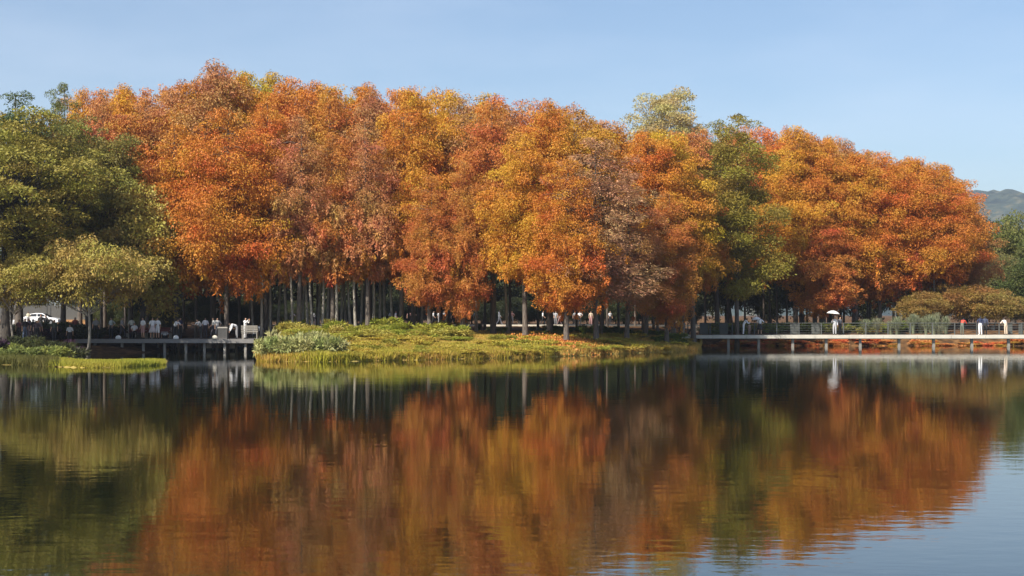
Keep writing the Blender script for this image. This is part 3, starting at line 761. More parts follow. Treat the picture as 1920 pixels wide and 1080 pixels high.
# ------------------------------------------------------------------ decks
ZD = 1.0
# left dark deck
D0 = 108.0; xa, xb = gx(140, D0), gx(476, D0)
dk = empty('viewing_deck', (xa, D0, 0), 'dark timber deck on posts over the water at the left', 'deck')
b = MB(); n = int((xb - xa) / .16)
for i in range(n): b.box((i * .16 + .08, 2.75, ZD - .02), (.15, 5.5, .04))
b.build('floor_boards', M['deckwood'], dk)
b = MB().box(((xb - xa) / 2, -.03, ZD - .14), (xb - xa, .06, .3)); b.build('fascia', plain('deck edge board', (.2, .19, .18), .7), dk)
b = MB()
for y in (.3, 2.6, 5.0): b.box(((xb - xa) / 2, y, ZD - .17), (xb - xa, .14, .24))
b.build('beam', M['deckwood'], dk)
for px in (176, 227, 267, 307, 347, 382, 420, 459):
    MB().tube([(gx(px, D0) - xa, .3, -1.6), (gx(px, D0) - xa, .3, ZD - .29)], .11, 10).build('post', M['postgrey'], dk, smooth=True)
    MB().tube([(gx(px, D0) - xa, 4.9, -1.6), (gx(px, D0) - xa, 4.9, ZD - .29)], .11, 10).build('post', M['postgrey'], dk, smooth=True)

# right pale boardwalk
D1 = 126.5; xa, xb = gx(1272, D1), gx(2080, D1); L = xb - xa
bw = empty('boardwalk', (xa, D1, 0), 'long pale boardwalk with a grey rail crossing the water at the right', 'boardwalk')
b = MB(); k = 0; x = 0
while x < L:
    b.box((x + 1.49, 1.6, ZD - .03), (2.97, 3.2, .14)); b.box((x + 1.49, .02, ZD - .1), (2.975, .10, .28)); x += 3.0
b.build('slab', M['concrete'], bw)
b = MB()
for y in (.45, 2.7): b.box((L / 2, y, ZD - .2), (L, .2, .2))
b.build('beam', M['deckwood'], bw)
for px in (1367, 1424, 1488, 1551, 1615, 1688, 1753, 1825, 1894, 1958, 2020):
    MB().box((gx(px, D1) - xa, .45, -.4), (.22, .22, 2.4)).build('post', M['postgrey'], bw)
b = MB()
for z, r in ((1.05, .035), (.82, .016), (.6, .016), (.38, .016), (.16, .016)): b.tube([(1.2, 3.05, ZD + .04 + z), (L, 3.05, ZD + .04 + z)], r, 6)
PANEL = plain('grey mesh panel', (.10, .105, .095), .8)
rail = b.build('railing', M['rail'], bw)
x = 1.2
while x < L:
    MB().box((x, 3.05, ZD + .04 + .54), (.09, .09, 1.08)).build('railing_post', M['rail'], rail); x += 2.0
for px in (1320, 1357, 1490, 1530, 1895, 1915):
    MB().box((gx(px, D1 + 3) - xa, 3.14, ZD + .04 + .55), (.75 if px < 1880 else .4, .05, 1.0)).build('infill_panel', PANEL, rail)

# path with stone edge behind lawn; road on the left
pm = MB().box((0, 0, 0), (60, 10, .16)).mesh('path'); tag(link('path', pm, M['pathmat'], None, (gx(900, 168) - 3, 170, 1.58)), kind='structure')
for i in range(44):  # added bushes, coloured near black to stand for shade behind the path
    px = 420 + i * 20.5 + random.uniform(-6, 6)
    plant_tree(EVER[i % 3], px, random.uniform(176.5, 180), random.uniform(556, 572), random.uniform(42, 60), random.choice([(.045, .06, .02), (.06, .075, .025), (.035, .045, .02)]), name='backdrop_bush', cat='bush',
               label='dark green bush added as dark backdrop behind the people on the path beyond the lawn', group='bushes added behind the path', nomh=9.4, nomw=6.8, mat='leaf', bark='darkbark', base_z=1.4)
ke = MB().box((0, 0, 0), (gx(1056, 163) - gx(866, 163), .35, .34)).mesh('kerb')
tag(link('stone_kerb', ke, M['concrete'], None, ((gx(1056, 163) + gx(866, 163)) / 2, 164.6, 1.56)), 'pale stone edge of the path behind the lawn, below the walking people', 'kerb')
rm = MB().box((0, 0, 0), (70, 10, .1)).mesh('road'); tag(link('road', rm, M['asphalt'], None, (gx(60, 180) - 20, 179, 1.55)), kind='structure')
wl = empty('roadside_wall', (gx(90, 193), 193, 1.5), 'grey wall topped with thin fence posts behind the white car', 'wall')
MB().box((-14, 0, 1.3), (50, .3, 2.6)).build('wall_face', M['wall'], wl)
b = MB()
for i in range(26): b.box((-38 + i * 2, -.02, 3.3), (.06, .06, 1.4))
b.tube([(-39, -.02, 3.98), (11, -.02, 3.98)], .03, 6); b.build('fence', M['rail'], wl)
MB().box((-14, -.3, .35), (50, .3, .7)).build('plinth', plain('ochre plinth', (.42, .22, .09), .85), wl)
sw = MB().box((0, 0, .35), (2.6, .3, .7)).build('white_barrier', M['white_metal'], None, (gx(32, 172), 172, 1.55))
tag(sw, 'short white roadside barrier behind the crowd at far left', 'barrier')

# small posts/ poles seen behind the car
for i, px in enumerate((88, 95)):
    o = MB().tube([(0, 0, 0), (0, 0, 5.2)], .06, 8).build('sign_pole', M['rail'], None, (gx(px, 186), 186, 1.5), smooth=True)
    tag(o, ('left' if i == 0 else 'right') + ' one of two thin grey poles behind the white car roof', 'pole', 'thin poles behind the car')

# ------------------------------------------------------------------ lamp, bin, benches, blocks
def lamp_post(px, D, zb, htop, label):
    lp = empty('street_lamp', (gx(px, D), D, zb), label, 'street lamp')
    MB().lathe([(.13, 0), (.13, .25), (.07, .35), (.055, htop - .55), (.09, htop - .5), (.0, htop - .5)], seg=12).build('pole', M['postgrey'], lp, smooth=True)
    hd = MB().lathe([(.08, htop - .5), (.20, htop - .16), (.0, htop - .16)], seg=8).build('lantern', M['lampglass'], lp)
    MB().lathe([(.0, htop - .17), (.36, htop - .17), (.30, htop - .08), (.06, htop + .02), (.03, htop + .12), (0, htop + .14)], seg=12).build('cap', M['concrete'], hd)
lamp_post(413, 119, 1.2, 3.0, 'classic park lamp with a wide pale cap behind the right end of the dark deck')
lamp_post(404, 124, 1.3, 2.1, 'shorter lamp half hidden left of the wide capped park lamp')

D2 = 109.2
bn = empty('litter_bin', (gx(418, D2), D2, ZD + .002), 'grey and white slatted litter bin on the dark deck left of the bent over pair', 'litter bin')
b = MB()
for i in range(8): b.box((-.32 + i * .09, -.2, .45), (.05, .03, .7)); b.box((-.32 + i * .09, .2, .45), (.05, .03, .7))
b.box((0, 0, .05), (.72, .44, .1)); b.build('slats', M['deckwood'], bn)
MB().box((0, 0, .86), (.8, .5, .1), taper=.85).build('lid', M['postgrey'], bn)
MB().box((0, 0, .45), (.6, .32, .68)).build('liner', M['concrete'], bn)

def bench(px, D, z, wid, mat, label, rz=0, high=.9):
    e = empty('park_bench', (gx(px, D), D, z + .002), label, 'bench', rz=rz)
    b = MB()
    for i in range(4): b.box((0, -.2 + i * .13, .45), (wid, .1, .035))
    b.build('seat', mat, e)
    b = MB()
    for i in range(4): b.box((0, .28 + i * .02, .56 + i * (high - .55) / 4), (wid, .03, .09))
    b.build('backrest', mat, e)
    for s in (-1, 1):
        b = MB().box((s * (wid / 2 - .08), -.18, .215), (.06, .06, .43)); b.box((s * (wid / 2 - .08), .26, .44), (.06, .06, .88)); b.box((s * (wid / 2 - .08), .04, .62), (.05, .5, .04))
        b.build('leg', M['postgrey'], e)
bench(469, 108.9, ZD, 1.25, M['postgrey'], 'grey slatted bench seen from behind at the right end of the dark deck', rz=math.pi, high=1.1)
bench(262, 110.2, ZD, 2.0, M['redwood'], 'dark red bench at the middle of the dark deck, left one of two')
bench(297, 110.4, ZD, 2.0, M['redwood'], 'dark red bench under the two people in white tops, right one of two')
for px, sz, lb in ((392, .33, 'small pale box under the dark deck behind the middle posts'), (436, .38, 'small white box under the dark deck near its right end')):  # indistinct pale blocks near the waterline
    o = MB().box((0, 0, 0), (sz * 1.1, sz * .7, sz), taper=.92).build('pale_block', M['white_metal'], None, (gx(px, 113), 113, .38))
    tag(o, lb, 'box', 'boxes under the deck')
# mooring board under right of left deck handled by ground

# ------------------------------------------------------------------ white car
car = empty('parked_car', (gx(78, 176), 176, 1.6), 'white parked saloon car in the sun behind the crowd at the left', 'car')
low_prof = [(-2.3, .35), (-2.32, .75), (-2.2, .95), (-1.5, 1.0), (.95, .98), (1.9, .85), (2.28, .68), (2.32, .35), (1.95, .28), (1.75, .28), (1.72, .5), (1.55, .66), (1.35, .7), (1.15, .66), (.98, .5), (.95, .25), (-.95, .25), (-1.0, .5), (-1.17, .66), (-1.37, .7), (-1.57, .66), (-1.74, .5), (-1.77, .28)]
b = MB(); b.prism(low_prof, -.88, .88)
body = b.build('body', M['paint'], car)
bv = body.modifiers.new('bevel', 'BEVEL'); bv.width = .05; bv.segments = 2; bv.limit_method = 'ANGLE'
b = MB()
cab0 = [(-1.75, .97), (1.15, .97)]; n = 0
prof = [(-1.8, .98), (-1.15, 1.36), (-.5, 1.46), (.25, 1.44), (1.15, .98)]
for x, z in prof:
    s = .80 if z < 1 else (.62 if z > 1.4 else .65)
    b.v.append((x, -s, z)); b.v.append((x, s, z))
for i in range(4): b.f.append((2 * i, 2 * i + 1, 2 * i + 3, 2 * i + 2))
b.f.append((0, 2, 4, 6, 8)); b.f.append((1, 9, 7, 5, 3)); b.f.append((0, 8, 9, 1))
b.build('cabin', M['paint'], car)
for s in (-1, 1):
    w1 = MB(); w1.v = [(-1.45, s * .785, 1.03), (-.35, s * .80, 1.03), (-.38, s * .665, 1.37), (-1.02, s * .672, 1.34)]; w1.f = [(0, 1, 2, 3)]; w1.build('window', M['glassy'], car)
    w1 = MB(); w1.v = [(-.27, s * .80, 1.03), (.92, s * .79, 1.03), (.25, s * .665, 1.36), (-.30, s * .665, 1.37)]; w1.f = [(0, 1, 2, 3)]; w1.build('window', M['glassy'], car)
w1 = MB(); w1.v = [(.36, -.60, 1.41), (.36, .60, 1.41), (1.13, .73, 1.02), (1.13, -.73, 1.02)]; w1.f = [(0, 1, 2, 3)]; w1.build('windscreen', M['glassy'], car)
for x in (1.35, -1.37):
    for y in (-.8, .8):
        tb = MB(); tb.tube([(x, y - .1, .32), (x, y + .1, .32)], .32, 20); ty = tb.build('tyre', M['black_rubber'], car)
        rb = MB(); rb.tube([(x, y - .11, .32), (x, y + .11, .32)], .19, 12); rb.build('rim', M['chrome'], ty)
for s in (-1, 1):
    MB().box((2.24, s * .62, .68), (.16, .34, .12)).build('headlight', M['lampglass'], car)
    MB().box((-2.26, s * .62, .8), (.12, .3, .12)).build('tail_light', plain('tail light red', (.4, .02, .02), .3), car)
    MB().box((.85, s * .93, 1.02), (.14, .12, .1)).build('wing_mirror', M['paint'], car)

# ------------------------------------------------------------------ people
BASE = dict(pelvis=(0, 0, .92), waist=(0, 0, 1.04), chest=(0, 0, 1.24), neck0=(0, .005, 1.41), neck1=(0, 0, 1.47), head=(0, -.012, 1.555), crown=(0, -.005, 1.62), nose=(0, -.105, 1.545),
            shL=(.165, 0, 1.37), elL=(.23, .02, 1.12), wrL=(.25, -.04, .89), shR=(-.165, 0, 1.37), elR=(-.23, .02, 1.12), wrR=(-.25, -.04, .89),
            hipL=(.09, 0, .88), knL=(.10, -.01, .48), anL=(.10, .02, .08), toL=(.115, -.13, .03), hipR=(-.09, 0, .88), knR=(-.10, -.01, .48), anR=(-.10, .02, .08), toR=(-.115, -.13, .03))
RADS = dict(pelvis=(.15, .105), waist=(.125, .095), chest=(.15, .105), neck0=(.06, .06), neck1=(.05, .052), head=(.078, .092), crown=(.062, .075), nose=(.014, .014),
            sh=(.055, .055), el=(.04, .04), wr=(.027, .027), hip=(.088, .09), kn=(.056, .058), an=(.037, .037), to=(.034, .026))
EDG = [('pelvis', 'waist'), ('waist', 'chest'), ('chest', 'neck0'), ('neck0', 'neck1'), ('neck1', 'head'), ('head', 'crown'), ('head', 'nose'),
       ('chest', 'shL'), ('shL', 'elL'), ('elL', 'wrL'), ('chest', 'shR'), ('shR', 'elR'), ('elR', 'wrR'),
       ('pelvis', 'hipL'), ('hipL', 'knL'), ('knL', 'anL'), ('anL', 'toL'), ('pelvis', 'hipR'), ('hipR', 'knR'), ('knR', 'anR'), ('anR', 'toR')]
def region(a, b):
    s = a + b
    if 'head' in s or 'crown' in s or 'nose' in s: return 'head'
    if 'neck' in s and 'chest' not in s: return 'neck'
    if a.startswith('el'): return 'forearm'
    if a.startswith('chest') or a.startswith('waist') or a.startswith('sh'): return 'top'
    if s.startswith('pelviswaist'): return 'hipwaist'
    if a.startswith('an'): return 'foot'
    if a.startswith('kn'): return 'shin'
    if 'finger' in s: return 'hand'
    return 'legs'
def shift(J, keys, d):
    for k in keys: J[k] = tuple(a + b for a, b in zip(J[k], d))
def lerp_pt(a, b, t_): return tuple(x + (y - x) * t_ for x, y in zip(a, b))
UP = ['waist', 'chest', 'neck0', 'neck1', 'head', 'crown', 'nose', 'shL', 'elL', 'wrL', 'shR', 'elR', 'wrR']
def bendover(J, ang, keys=UP, piv=(0, 0, .92)):
    for k in keys:
        y, z = J[k][1] - piv[1], J[k][2] - piv[2]
        a = ang * (.5 if k == 'waist' else 1)
        J[k] = (J[k][0], piv[1] + y * math.cos(a) - z * math.sin(a), piv[2] + y * math.sin(a) + z * math.cos(a))
def pose(name):
    J = dict(BASE)
    if name == 'walk':
        J.update(knL=(.10, -.16, .50), anL=(.10, -.26, .12), toL=(.11, -.41, .09), knR=(-.10, .06, .49), anR=(-.10, .30, .14), toR=(-.11, .19, .03), elL=(.22, .10, 1.13), wrL=(.23, .09, .90), elR=(-.22, -.04, 1.13), wrR=(-.22, -.21, .94))
    if name == 'photo':
        J.update(elL=(.22, -.18, 1.22), wrL=(.09, -.33, 1.44), elR=(-.22, -.18, 1.22), wrR=(-.09, -.33, 1.44))
    if name == 'lean':
        bendover(J, .55); J.update(elL=(.24, -.42, 1.06), wrL=(.14, -.60, 1.10), elR=(-.24, -.42, 1.06), wrR=(-.14, -.60, 1.10))
    if name == 'bend':
        bendover(J, 1.15); J.update(elL=(.2, -.45, .82), wrL=(.12, -.56, .62), elR=(-.2, -.45, .82), wrR=(-.12, -.56, .62))
    if name == 'hip':
        J.update(elL=(.34, .06, 1.16), wrL=(.19, -.04, 1.0), elR=(-.23, .02, 1.12), wrR=(-.25, -.04, .89), knR=(-.13, -.05, .48), anR=(-.15, -.03, .08), toR=(-.18, -.17, .03))
    if name == 'umbrella':
        J.update(elR=(-.24, -.08, 1.14), wrR=(-.16, -.26, 1.30))
    if name == 'sit':
        for k in UP + ['pelvis', 'hipL', 'hipR']: J[k] = (J[k][0], J[k][1], J[k][2] - .40)
        J.update(knL=(.12, -.42, .50), anL=(.12, -.40, .08), toL=(.13, -.55, .03), knR=(-.12, -.42, .50), anR=(-.12, -.40, .08), toR=(-.13, -.55, .03),
                 elL=(.22, -.08, .76), wrL=(.12, -.30, .66), elR=(-.22, -.08, .76), wrR=(-.12, -.30, .66))
    return J
POSES = {}
def build_pose(name):
    J = pose(name); names = list(J); names.remove('pelvis'); names.insert(0, 'pelvis')
    pts = [J[k] for k in names]; rad = [RADS[k] if k in RADS else RADS[k[:2] if k[:3] != 'hip' else 'hip'] for k in names]
    eds = [(names.index(a), names.index(b), region(a, b)) for a, b in EDG]
    for s, side in ((1, 'L'), (-1, 'R')):
        e = Vector(J['el' + side]); wv = Vector(J['wr' + side]); d = (wv - e).normalized()
        sd = Vector((0, 1, 0)) if abs(d.y) < .8 else Vector((1, 0, 0)); sd = (sd - d * sd.dot(d)).normalized(); nn = d.cross(sd)
        palm = wv + d * .07; ip = len(pts); pts.append(tuple(palm)); rad.append((.034, .02)); eds.append((names.index('wr' + side), ip, 'hand'))
        for q, (of, ln) in enumerate(((-.027, .07), (-.009, .082), (.009, .078), (.027, .06))):
            a = palm + sd * of + d * .02; b_ = a + d * ln * .55 + nn * s * .008; c_ = b_ + d * ln * .4 + nn * s * .022
            n0 = len(pts); pts += [tuple(a), tuple(b_), tuple(c_)]; rad += [(.010, .010), (.009, .009), (.007, .007)]
            eds += [(ip, n0, 'hand'), (n0, n0 + 1, 'hand'), (n0 + 1, n0 + 2, 'hand')]
        a = wv + d * .035 - sd * .035; b_ = a + (d * .7 - sd * .7) * .035; n0 = len(pts)
        pts += [tuple(a), tuple(b_)]; rad += [(.012, .012), (.009, .009)]; eds += [(names.index('wr' + side), n0, 'hand'), (n0, n0 + 1, 'hand')]
    me = bpy.data.meshes.new('fig'); me.from_pydata(pts, [(a, b) for a, b, _ in eds], []); me.update()
    ob = bpy.data.objects.new('fig', me); COL.objects.link(ob)
    sk = ob.modifiers.new('s', 'SKIN'); sk.use_smooth_shade = True
    layer = me.skin_vertices[0].data if me.skin_vertices else None
    if layer is None:
        bm = bmesh.new(); bm.from_mesh(me); bm.verts.layers.skin.verify(); bm.to_mesh(me); bm.free(); layer = me.skin_vertices[0].data
    for i, r_ in enumerate(rad): layer[i].radius = r_; layer[i].use_root = (i == 0)
    ss = ob.modifiers.new('d', 'SUBSURF'); ss.levels = 1; ss.render_levels = 1
    dg = bpy.context.evaluated_depsgraph_get(); dg.update()
    ev = bpy.data.meshes.new_from_object(ob.evaluated_get(dg))
    bpy.data.objects.remove(ob, do_unlink=True)
    V = np.array([v.co for v in ev.vertices]); NV = np.array([v.normal for v in ev.vertices])
    faces = [tuple(p_.vertices) for p_ in ev.polygons]; C = np.array([V[list(f)].mean(0) for f in faces])
    P = np.array(pts); best = np.full(len(C), 1e9); reg = np.array(['legs'] * len(C), dtype=object)
    for a, b, rg in eds:
        A, B = P[a], P[b]; ab = B - A; t_ = np.clip(((C - A) @ ab) / max(ab @ ab, 1e-9), 0, 1)
        dd = np.linalg.norm(C - (A + t_[:, None] * ab), axis=1) - .5 * (rad[a][0] * (1 - t_) + rad[b][0] * t_)
        mk = dd < best; best[mk] = dd[mk]; reg[mk] = rg
    headc = P[names.index('head')]; fwd = P[names.index('nose')] - headc; fwd /= np.linalg.norm(fwd); upv = P[names.index('crown')] - headc; upv /= np.linalg.norm(upv)
    def shell(mask, off, nm):
        fs = [faces[i] for i in np.where(mask)[0]]
        if not fs: return None
        us = sorted(set(v for f in fs for v in f)); mp_ = {v: i for i, v in enumerate(us)}
        VV = V[us] + NV[us] * off
        mm = bpy.data.meshes.new(nm); mm.from_pydata(VV.tolist(), [], [tuple(mp_[v] for v in f) for f in fs]); mm.update()
        mm.polygons.foreach_set('use_smooth', [True] * len(mm.polygons)); return mm
    rel = C - headc
    hair = (reg == 'head') & (((rel @ fwd) < .035) | ((rel @ upv) > .06)) & ~(((rel @ fwd) > 0) & ((rel @ upv) < .02))
    lhair = hair | ((reg == 'neck') & ((rel @ fwd) < .0))
    Z = C[:, 2]
    res = dict(body=ev,
               short=shell(np.isin(reg, ['top']), .014, 'shirt'), long=shell(np.isin(reg, ['top', 'forearm']), .014, 'jacket'),
               trousers=shell(np.isin(reg, ['legs', 'hipwaist', 'shin']), .012, 'trousers'), shorts=shell(np.isin(reg, ['legs', 'hipwaist']), .012, 'shorts'),
               shoes=shell(reg == 'foot', .012, 'shoes'), hair=shell(hair, .016, 'hair'), longhair=shell(lhair, .024, 'hair'))
    ev.polygons.foreach_set('use_smooth', [True] * len(ev.polygons))
    for k_, mm in res.items():
        if mm is not None and k_ != 'body': mm.materials.clear(); mm.materials.append(M['hair'] if 'hair' in k_ else M['cloth'])
    ev.materials.clear(); ev.materials.append(M['skin']); ev.name = 'body'
    POSES[name] = (res, J)
for nme in ('stand', 'walk', 'photo', 'lean', 'bend', 'hip', 'umbrella', 'sit'): build_pose(nme)
SKIRT = MB().lathe([(.15, 1.02), (.17, .9), (.24, .7), (.30, .5), (.29, .5), (.16, .9), (.14, 1.02)], seg=18).mesh('skirt', True); SKIRT.materials.append(M['cloth'])
WHITE = (.8, .8, .8); BLACK = (.02, .02, .022); NAVY = (.03, .04, .09); RED_ = (.6, .07, .04); BEIGE = (.6, .48, .36); GREY = (.25, .25, .26); PINKC = (.5, .28, .26); DENIM = (.1, .14, .22); DK = (.035, .03, .04)
def person(px, D, z, pose_, rz, top, legs, label, group, h=1.66, long_=False, skirt=False, lhair=True, shoes=BLACK, haircol=(.02, .015, .012), shorts=False):
    X = gx(px, D); z = gz(X, D) if z is None else z
    s = h / 1.69
    e = empty('person', (X, D, z), label, 'person', group, rz=rz, scale=(s, s, s))
    res, J = POSES[pose_]
    bd = link('body', res['body'], M['skin'], e)
    link('jacket' if long_ else 'shirt', res['long' if long_ else 'short'], None, e, col=top)
    if skirt and pose_ not in ('sit',):
        link('shorts', res['shorts'], None, e, col=legs); link('skirt', SKIRT, None, e, col=legs)
    else: link('shorts' if shorts else 'trousers', res['shorts' if shorts else 'trousers'], None, e, col=legs)
    link('shoes', res['shoes'], None, e, col=shoes)
    link('hair', res['longhair' if lhair else 'hair'], None, e, col=haircol)
    return e, J, s
GD, GP, GR, GS = 'people on the dark deck', 'people on the path behind the lawn', 'people on the pale boardwalk', 'people in the shade on the left bank'
zt = ZD + .004
P_ = math.pi
# dark deck
person(180, 109.5, zt, 'stand', .4, GREY, BLACK, 'person in grey standing at the left end of the dark deck beside the dark trunks', GD)
person(209, 110.5, zt, 'hip', -.5, (.45, .5, .5), BLACK, 'person in pale grey top and black trousers, left part of the dark deck', GD)
person(229, 109.6, zt, 'walk', 1.4, GREY, DK, 'person walking in grey and dark clothes left of the dark red benches', GD)
person(247, 111.8, zt, 'stand', P_, (.6, .6, .55), DK, 'person in a cream top standing behind the left dark red bench', GD)
person(252, 110.2, zt, 'sit', .2, WHITE, BLACK, 'seated person in white at the left end of the dark red benches', GD)
person(268, 108.9, zt, 'stand', -.6, WHITE, PINKC, 'person in a white top and pink legwear in front of the left dark red bench', GD, shorts=True)
person(286, 108.8, zt, 'hip', .3, WHITE, (.55, .5, .5), 'person in white top and pale skirt, left of the pair before the right red bench', GD, skirt=True)
person(295.5, 109.0, zt, 'stand', -.3, WHITE, WHITE, 'person in white top with white shorts, right of the pair before the right red bench', GD, shorts=True)
person(309, 113, None, 'stand', P_, WHITE, BLACK, 'taller person in white standing behind the deck right of the white topped pair', GD, h=1.8, lhair=False)
person(327, 109.4, zt, 'lean', 1.2, WHITE, BLACK, 'person in white bending forward over dark trousers in the middle of the dark deck', GD)
person(338, 111, zt, 'stand', 1.0, NAVY, BLACK, 'person in dark navy just right of the one bending forward on the deck', GD)
person(377, 109.3, zt, 'lean', -.9, (.5, .5, .5), BLACK, 'person in grey white leaning over between the deck middle and the litter bin', GD)
person(385, 112, zt, 'stand', .2, WHITE, DK, 'person in white standing behind the leaning one left of the lamp', GD)
person(400, 110, zt, 'walk', -1.2, (.7, .68, .62), DK, 'person in cream top striding with dark trousers left of the litter bin', GD)
person(407.5, 110.8, zt, 'hip', .6, (.66, .64, .6), (.3, .3, .3), 'person in cream with hand on hip right beside the striding one', GD)
person(444, 109.5, zt, 'bend', -1.1, WHITE, GREY, 'person in bright white bending over right of the litter bin', GD, long_=True)
person(460, 109.8, zt, 'photo', 1.1, WHITE, WHITE, 'person all in white lifting both hands beside the grey slatted bench', GD, long_=True)
person(477, 114.5, None, 'photo', .9, WHITE, BLACK, 'person in white with raised arms behind the right corner of the dark deck', GD)
person(488, 116, None, 'stand', 0, WHITE, BLACK, 'person in white between thin trunks just past the right corner of the deck', GD)
# far path
def pp(px, D, ps, rz, top, legs, label, **k): person(px, D, 1.66, ps, rz, top, legs, label, GP, **k)
pp(546, 167, 'lean', 1, WHITE, DK, 'leftmost path person in white, leaning between dark trunks left of the leafy plants')
pp(591, 167, 'lean', -1, WHITE, DK, 'path person in white leaning forward above the left part of the leafy plants')
pp(618, 168, 'stand', .3, WHITE, GREY, 'path person in white upright, right of the leaning one, beside a grey trunk')
pp(733, 168, 'stand', .3, (.4, .45, .55), BLACK, 'path person in light blue left of the grey middle trunk')
pp(742, 167, 'walk', 1.3, WHITE, WHITE, 'path person all in white right at the left side of the grey middle trunk')
pp(767, 168, 'stand', .3, PINKC, DK, 'path person in dusty pink, left of the pair between two middle trunks')
pp(775, 167.4, 'hip', -.3, (.5, .33, .28), DK, 'path person in brownish pink, right of the pair between two middle trunks')
pp(813, 168, 'walk', 1.3, WHITE, BLACK, 'path person in white shirt and black trousers just right of the short salmon redwood trunk')
pp(824, 167, 'stand', .1, WHITE, WHITE, 'path person all in white standing right of the one in white shirt and black trousers')
pp(833, 170, 'stand', .1, GREY, BLACK, 'path person in grey left of the trunk with the low hanging foliage')
pp(844, 168, 'walk', -1.3, BLACK, BLACK, 'path person all in black left of the low hanging foliage')
pp(892, 168, 'stand', .1, (.35, .38, .42), DK, 'path person in grey blue right of the low hanging foliage')
pp(908, 168, 'walk', 1.3, (.55, .5, .5), BLACK, 'path person in pale pink grey beside the dark trunk left of the walker in white')
pp(936, 166.6, 'walk', 1.5, WHITE, WHITE, 'path person walking, all in bright white, the brightest figure behind the lawn', h=1.78, shoes=WHITE, long_=True)
pp(952, 168, 'stand', 0, BEIGE, DENIM, 'path person in beige between the close pair of trunks right of the walker in white')
pp(960, 168, 'hip', .3, PINKC, GREY, 'path person in pink between the close pair of trunks, nearer the right trunk')
pp(1018, 167.5, 'walk', 1.4, WHITE, BLACK, 'path person in white top and black trousers above the stone edge')
pp(1035, 167, 'stand', .1, WHITE, WHITE, 'path person in white over the right half of the stone edge', h=1.72)
pp(1042, 168.5, 'stand', -.5, (.4, .4, .42), GREY, 'path person in grey close behind the one in white at the stone edge')
pp(1049, 167.5, 'walk', -1.4, PINKC, (.3, .2, .2), 'path person in dusty pink left of the trunk on the orange leaf patch')
pp(1078, 167.5, 'stand', .2, GREY, BLACK, 'path person in grey right of the trunk on the orange leaf patch')
pp(1087, 167, 'hip', -.2, WHITE, BLACK, 'path person in white top and black trousers right of the orange leaf patch')
pp(1108, 168, 'stand', 0, BEIGE, PINKC, 'path person in beige just left of the mossy trunk')
pp(1144, 168, 'stand', .4, (.6, .6, .62), BLACK, 'rightmost path person, in pale grey, right of the mossy trunk')
# boardwalk
zb_ = ZD + .044
person(1282, 129.0, zb_, 'stand', 1.2, DK, (.3, .3, .3), 'person in dark jacket where the boardwalk leaves the lawn tip', GR)
e1 = person(1394, 127.6, zb_, 'lean', 1.35, WHITE, WHITE, 'person in a white top bowed to the left, beside the pale trunk behind the rail', GR, long_=True)
person(1405, 128.6, zb_, 'stand', .4, (.35, .25, .2), (.3, .22, .2), 'small brownish figure of a child between the two people in white on the boardwalk', GR, h=1.05)
e2 = person(1425, 127.5, zb_, 'hip', -.3, WHITE, BLACK, 'person in white top and black skirt beneath a round white sun umbrella', GR, skirt=True)
e3 = person(1565, 127.8, zb_, 'umbrella', -.4, (.6, .62, .64), (.42, .42, .44), 'person in pale grey holding the wide white parasol on the boardwalk', GR, long_=True)
person(1297, 128.4, zb_, 'walk', 1.3, GREY, BLACK, 'person walking in grey near the left end of the boardwalk', GR)
person(1575, 128.6, zb_, 'stand', .5, (.15, .15, .16), BLACK, 'person in dark grey right behind the holder of the white parasol', GR)
person(1804, 128.5, zb_, 'lean', P_ - .7, RED_, (.12, .13, .1), 'person in a red jacket leaning towards the rail on the boardwalk', GR, long_=True)
person(1838, 127.7, zb_, 'hip', P_ + .2, NAVY, WHITE, 'person in navy jacket and white trousers right of the one in red', GR, long_=True, shoes=WHITE, h=1.72)
person(1847, 128.5, zb_, 'stand', P_ - .4, (.05, .06, .1), BLACK, 'person in black close behind the navy jacket and white trousers', GR, long_=True, h=1.72)
person(1886, 128.3, zb_, 'lean', P_ + .3, (.75, .66, .58), BEIGE, 'person in cream and beige leaning on the rail near the right border', GR, long_=True)

def umbrella(X, Y, z, r, label, tilt=0.0, polelen=1.0):
    e = empty('sun_umbrella', (X, Y, z), label, 'umbrella'); e.rotation_euler = (0, tilt, 0)
    prof = [(.0, polelen), (r * .35, polelen - .03), (r * .7, polelen - .12), (r, polelen - .27), (r * .99, polelen - .275), (r * .69, polelen - .13), (.0, polelen - .02)]
    MB().lathe(prof, seg=16).build('canopy', M['white_metal'], e)
    MB().tube([(0, 0, 0), (0, 0, polelen + .05)], .012, 8).build('shaft', M['rail'], e)
    MB().tube([(0, 0, -.02), (0, 0, .1)], .02, 8).build('handle', M['benchwood'], e)
def hand_of(e, J, s, side):
    wv = Vector(J['wr' + side]); d = (wv - Vector(J['el' + side])).normalized()
    p_ = (wv + d * .08) * s; rz = e.rotation_euler.z
    return (e.location.x + p_.x * math.cos(rz) - p_.y * math.sin(rz), e.location.y + p_.x * math.sin(rz) + p_.y * math.cos(rz), e.location.z + p_.z)
hx_ = hand_of(*e3, 'R'); umbrella(hx_[0], hx_[1], hx_[2], .58, 'wide white parasol held above the person in pale grey', .1, .85)
hx_ = hand_of(*e2, 'R'); umbrella(hx_[0], hx_[1], hx_[2] - .1, .42, 'round white sun umbrella over the person in black skirt', -.15, .95)

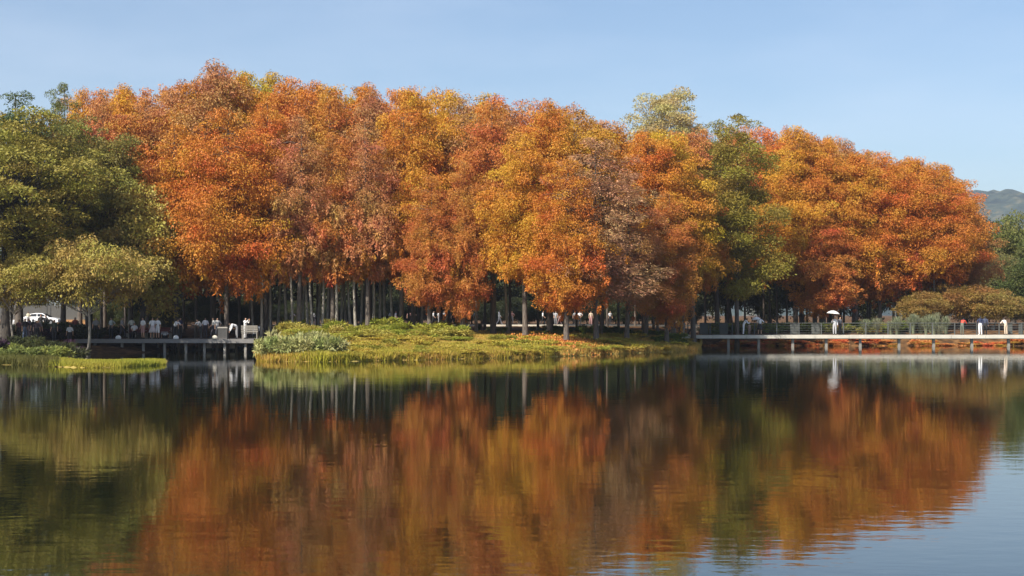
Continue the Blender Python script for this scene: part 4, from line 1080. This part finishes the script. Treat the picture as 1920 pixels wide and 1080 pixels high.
# shaded crowd on the left bank
crowd = [(14, DK, BLACK, 'stand', .3, 'dark clothed person nearest the left border beside the big trunk'), (36, (.12, .05, .06), BLACK, 'stand', 0, 'person in dark maroon left of the white car front'),
         (47, DK, DENIM, 'hip', .8, 'dark clothed person right of the one in maroon'), (54, (.08, .06, .1), (.12, .1, .12), 'stand', -.6, 'person in dark purple before the rear of the white car'),
         (62, BLACK, DK, 'photo', P_, 'person in black with raised hands in front of the white car rear door'), (69, (.1, .07, .09), BLACK, 'stand', .4, 'person in dim mauve just right of the raised hands'),
         (102, (.05, .07, .05), BLACK, 'stand', 0, 'dark green clothed person at the front end of the white car'), (73, (.25, .25, .3), BLACK, 'stand', .4, 'person in dull grey low in the middle of the shaded crowd')]
for px, c1, c2, ps, rz, lb in crowd:
    person(px, random.uniform(103, 106.5), None, ps, rz, c1, c2, lb, GS, h=random.uniform(1.55, 1.72))
person(77, 120, None, 'stand', .2, BLACK, (.2, .2, .22), 'taller person in black, left of the pair standing before the white car windows', GS, h=1.75)
person(86, 120.5, None, 'stand', -.4, BLACK, (.3, .3, .35), 'shorter person in black, right of the pair standing before the white car windows', GS, h=1.66)
person(131, 107, None, 'stand', 0, WHITE, DK, 'person with full black hair and white top right of the white car', GS, h=1.62)
person(141, 112, None, 'stand', .3, (.25, .06, .05), DK, 'person in dark red next to the one with full black hair', GS)
person(53, 170, 1.6, 'stand', 0, (.6, .56, .4), GREY, 'distant person in pale yellow standing by the rear of the white car', GS)
person(11, 104, None, 'stand', 1.0, (.1, .1, .1), DK, 'dim figure in charcoal against the big trunk at the left border', GS)

# bags and loose things on the deck
for px, D, c, lb in ((222, 108.5, 'white_metal', 'white bag lying on the left part of the dark deck'), (330, 108.6, 'white_metal', 'white bag on the deck at the feet of the person bending forward'), (403, 108.6, 'concrete', 'pale bag on the deck beside the litter bin')):
    o = MB().lathe([(0, 0), (.2, .0), (.23, .1), (.17, .22), (.05, .28), (0, .29)], seg=10).build('shoulder_bag', M[c], None, (gx(px, D), D, zt + .002), smooth=True); o.scale = (1, .6, 1)
    tag(o, lb, 'bag', 'bags on the deck')

# ------------------------------------------------------------------ haze
hb = MB().box((0, 1450, 130), (9000, 3300, 272)).mesh('haze')
m = bpy.data.materials.new('haze air'); m.use_nodes = True; t = m.node_tree; t.nodes.remove(t.nodes['Principled BSDF'])
pv = N(t, 'ShaderNodeVolumePrincipled'); pv.inputs['Color'].default_value = (.78, .86, 1, 1); pv.inputs['Density'].default_value = .00018; pv.inputs['Anisotropy'].default_value = .2
t.links.new(pv.outputs[0], t.nodes['Material Output'].inputs['Volume'])
HAZE = True
if HAZE: tag(link('haze', hb, m), kind='stuff')
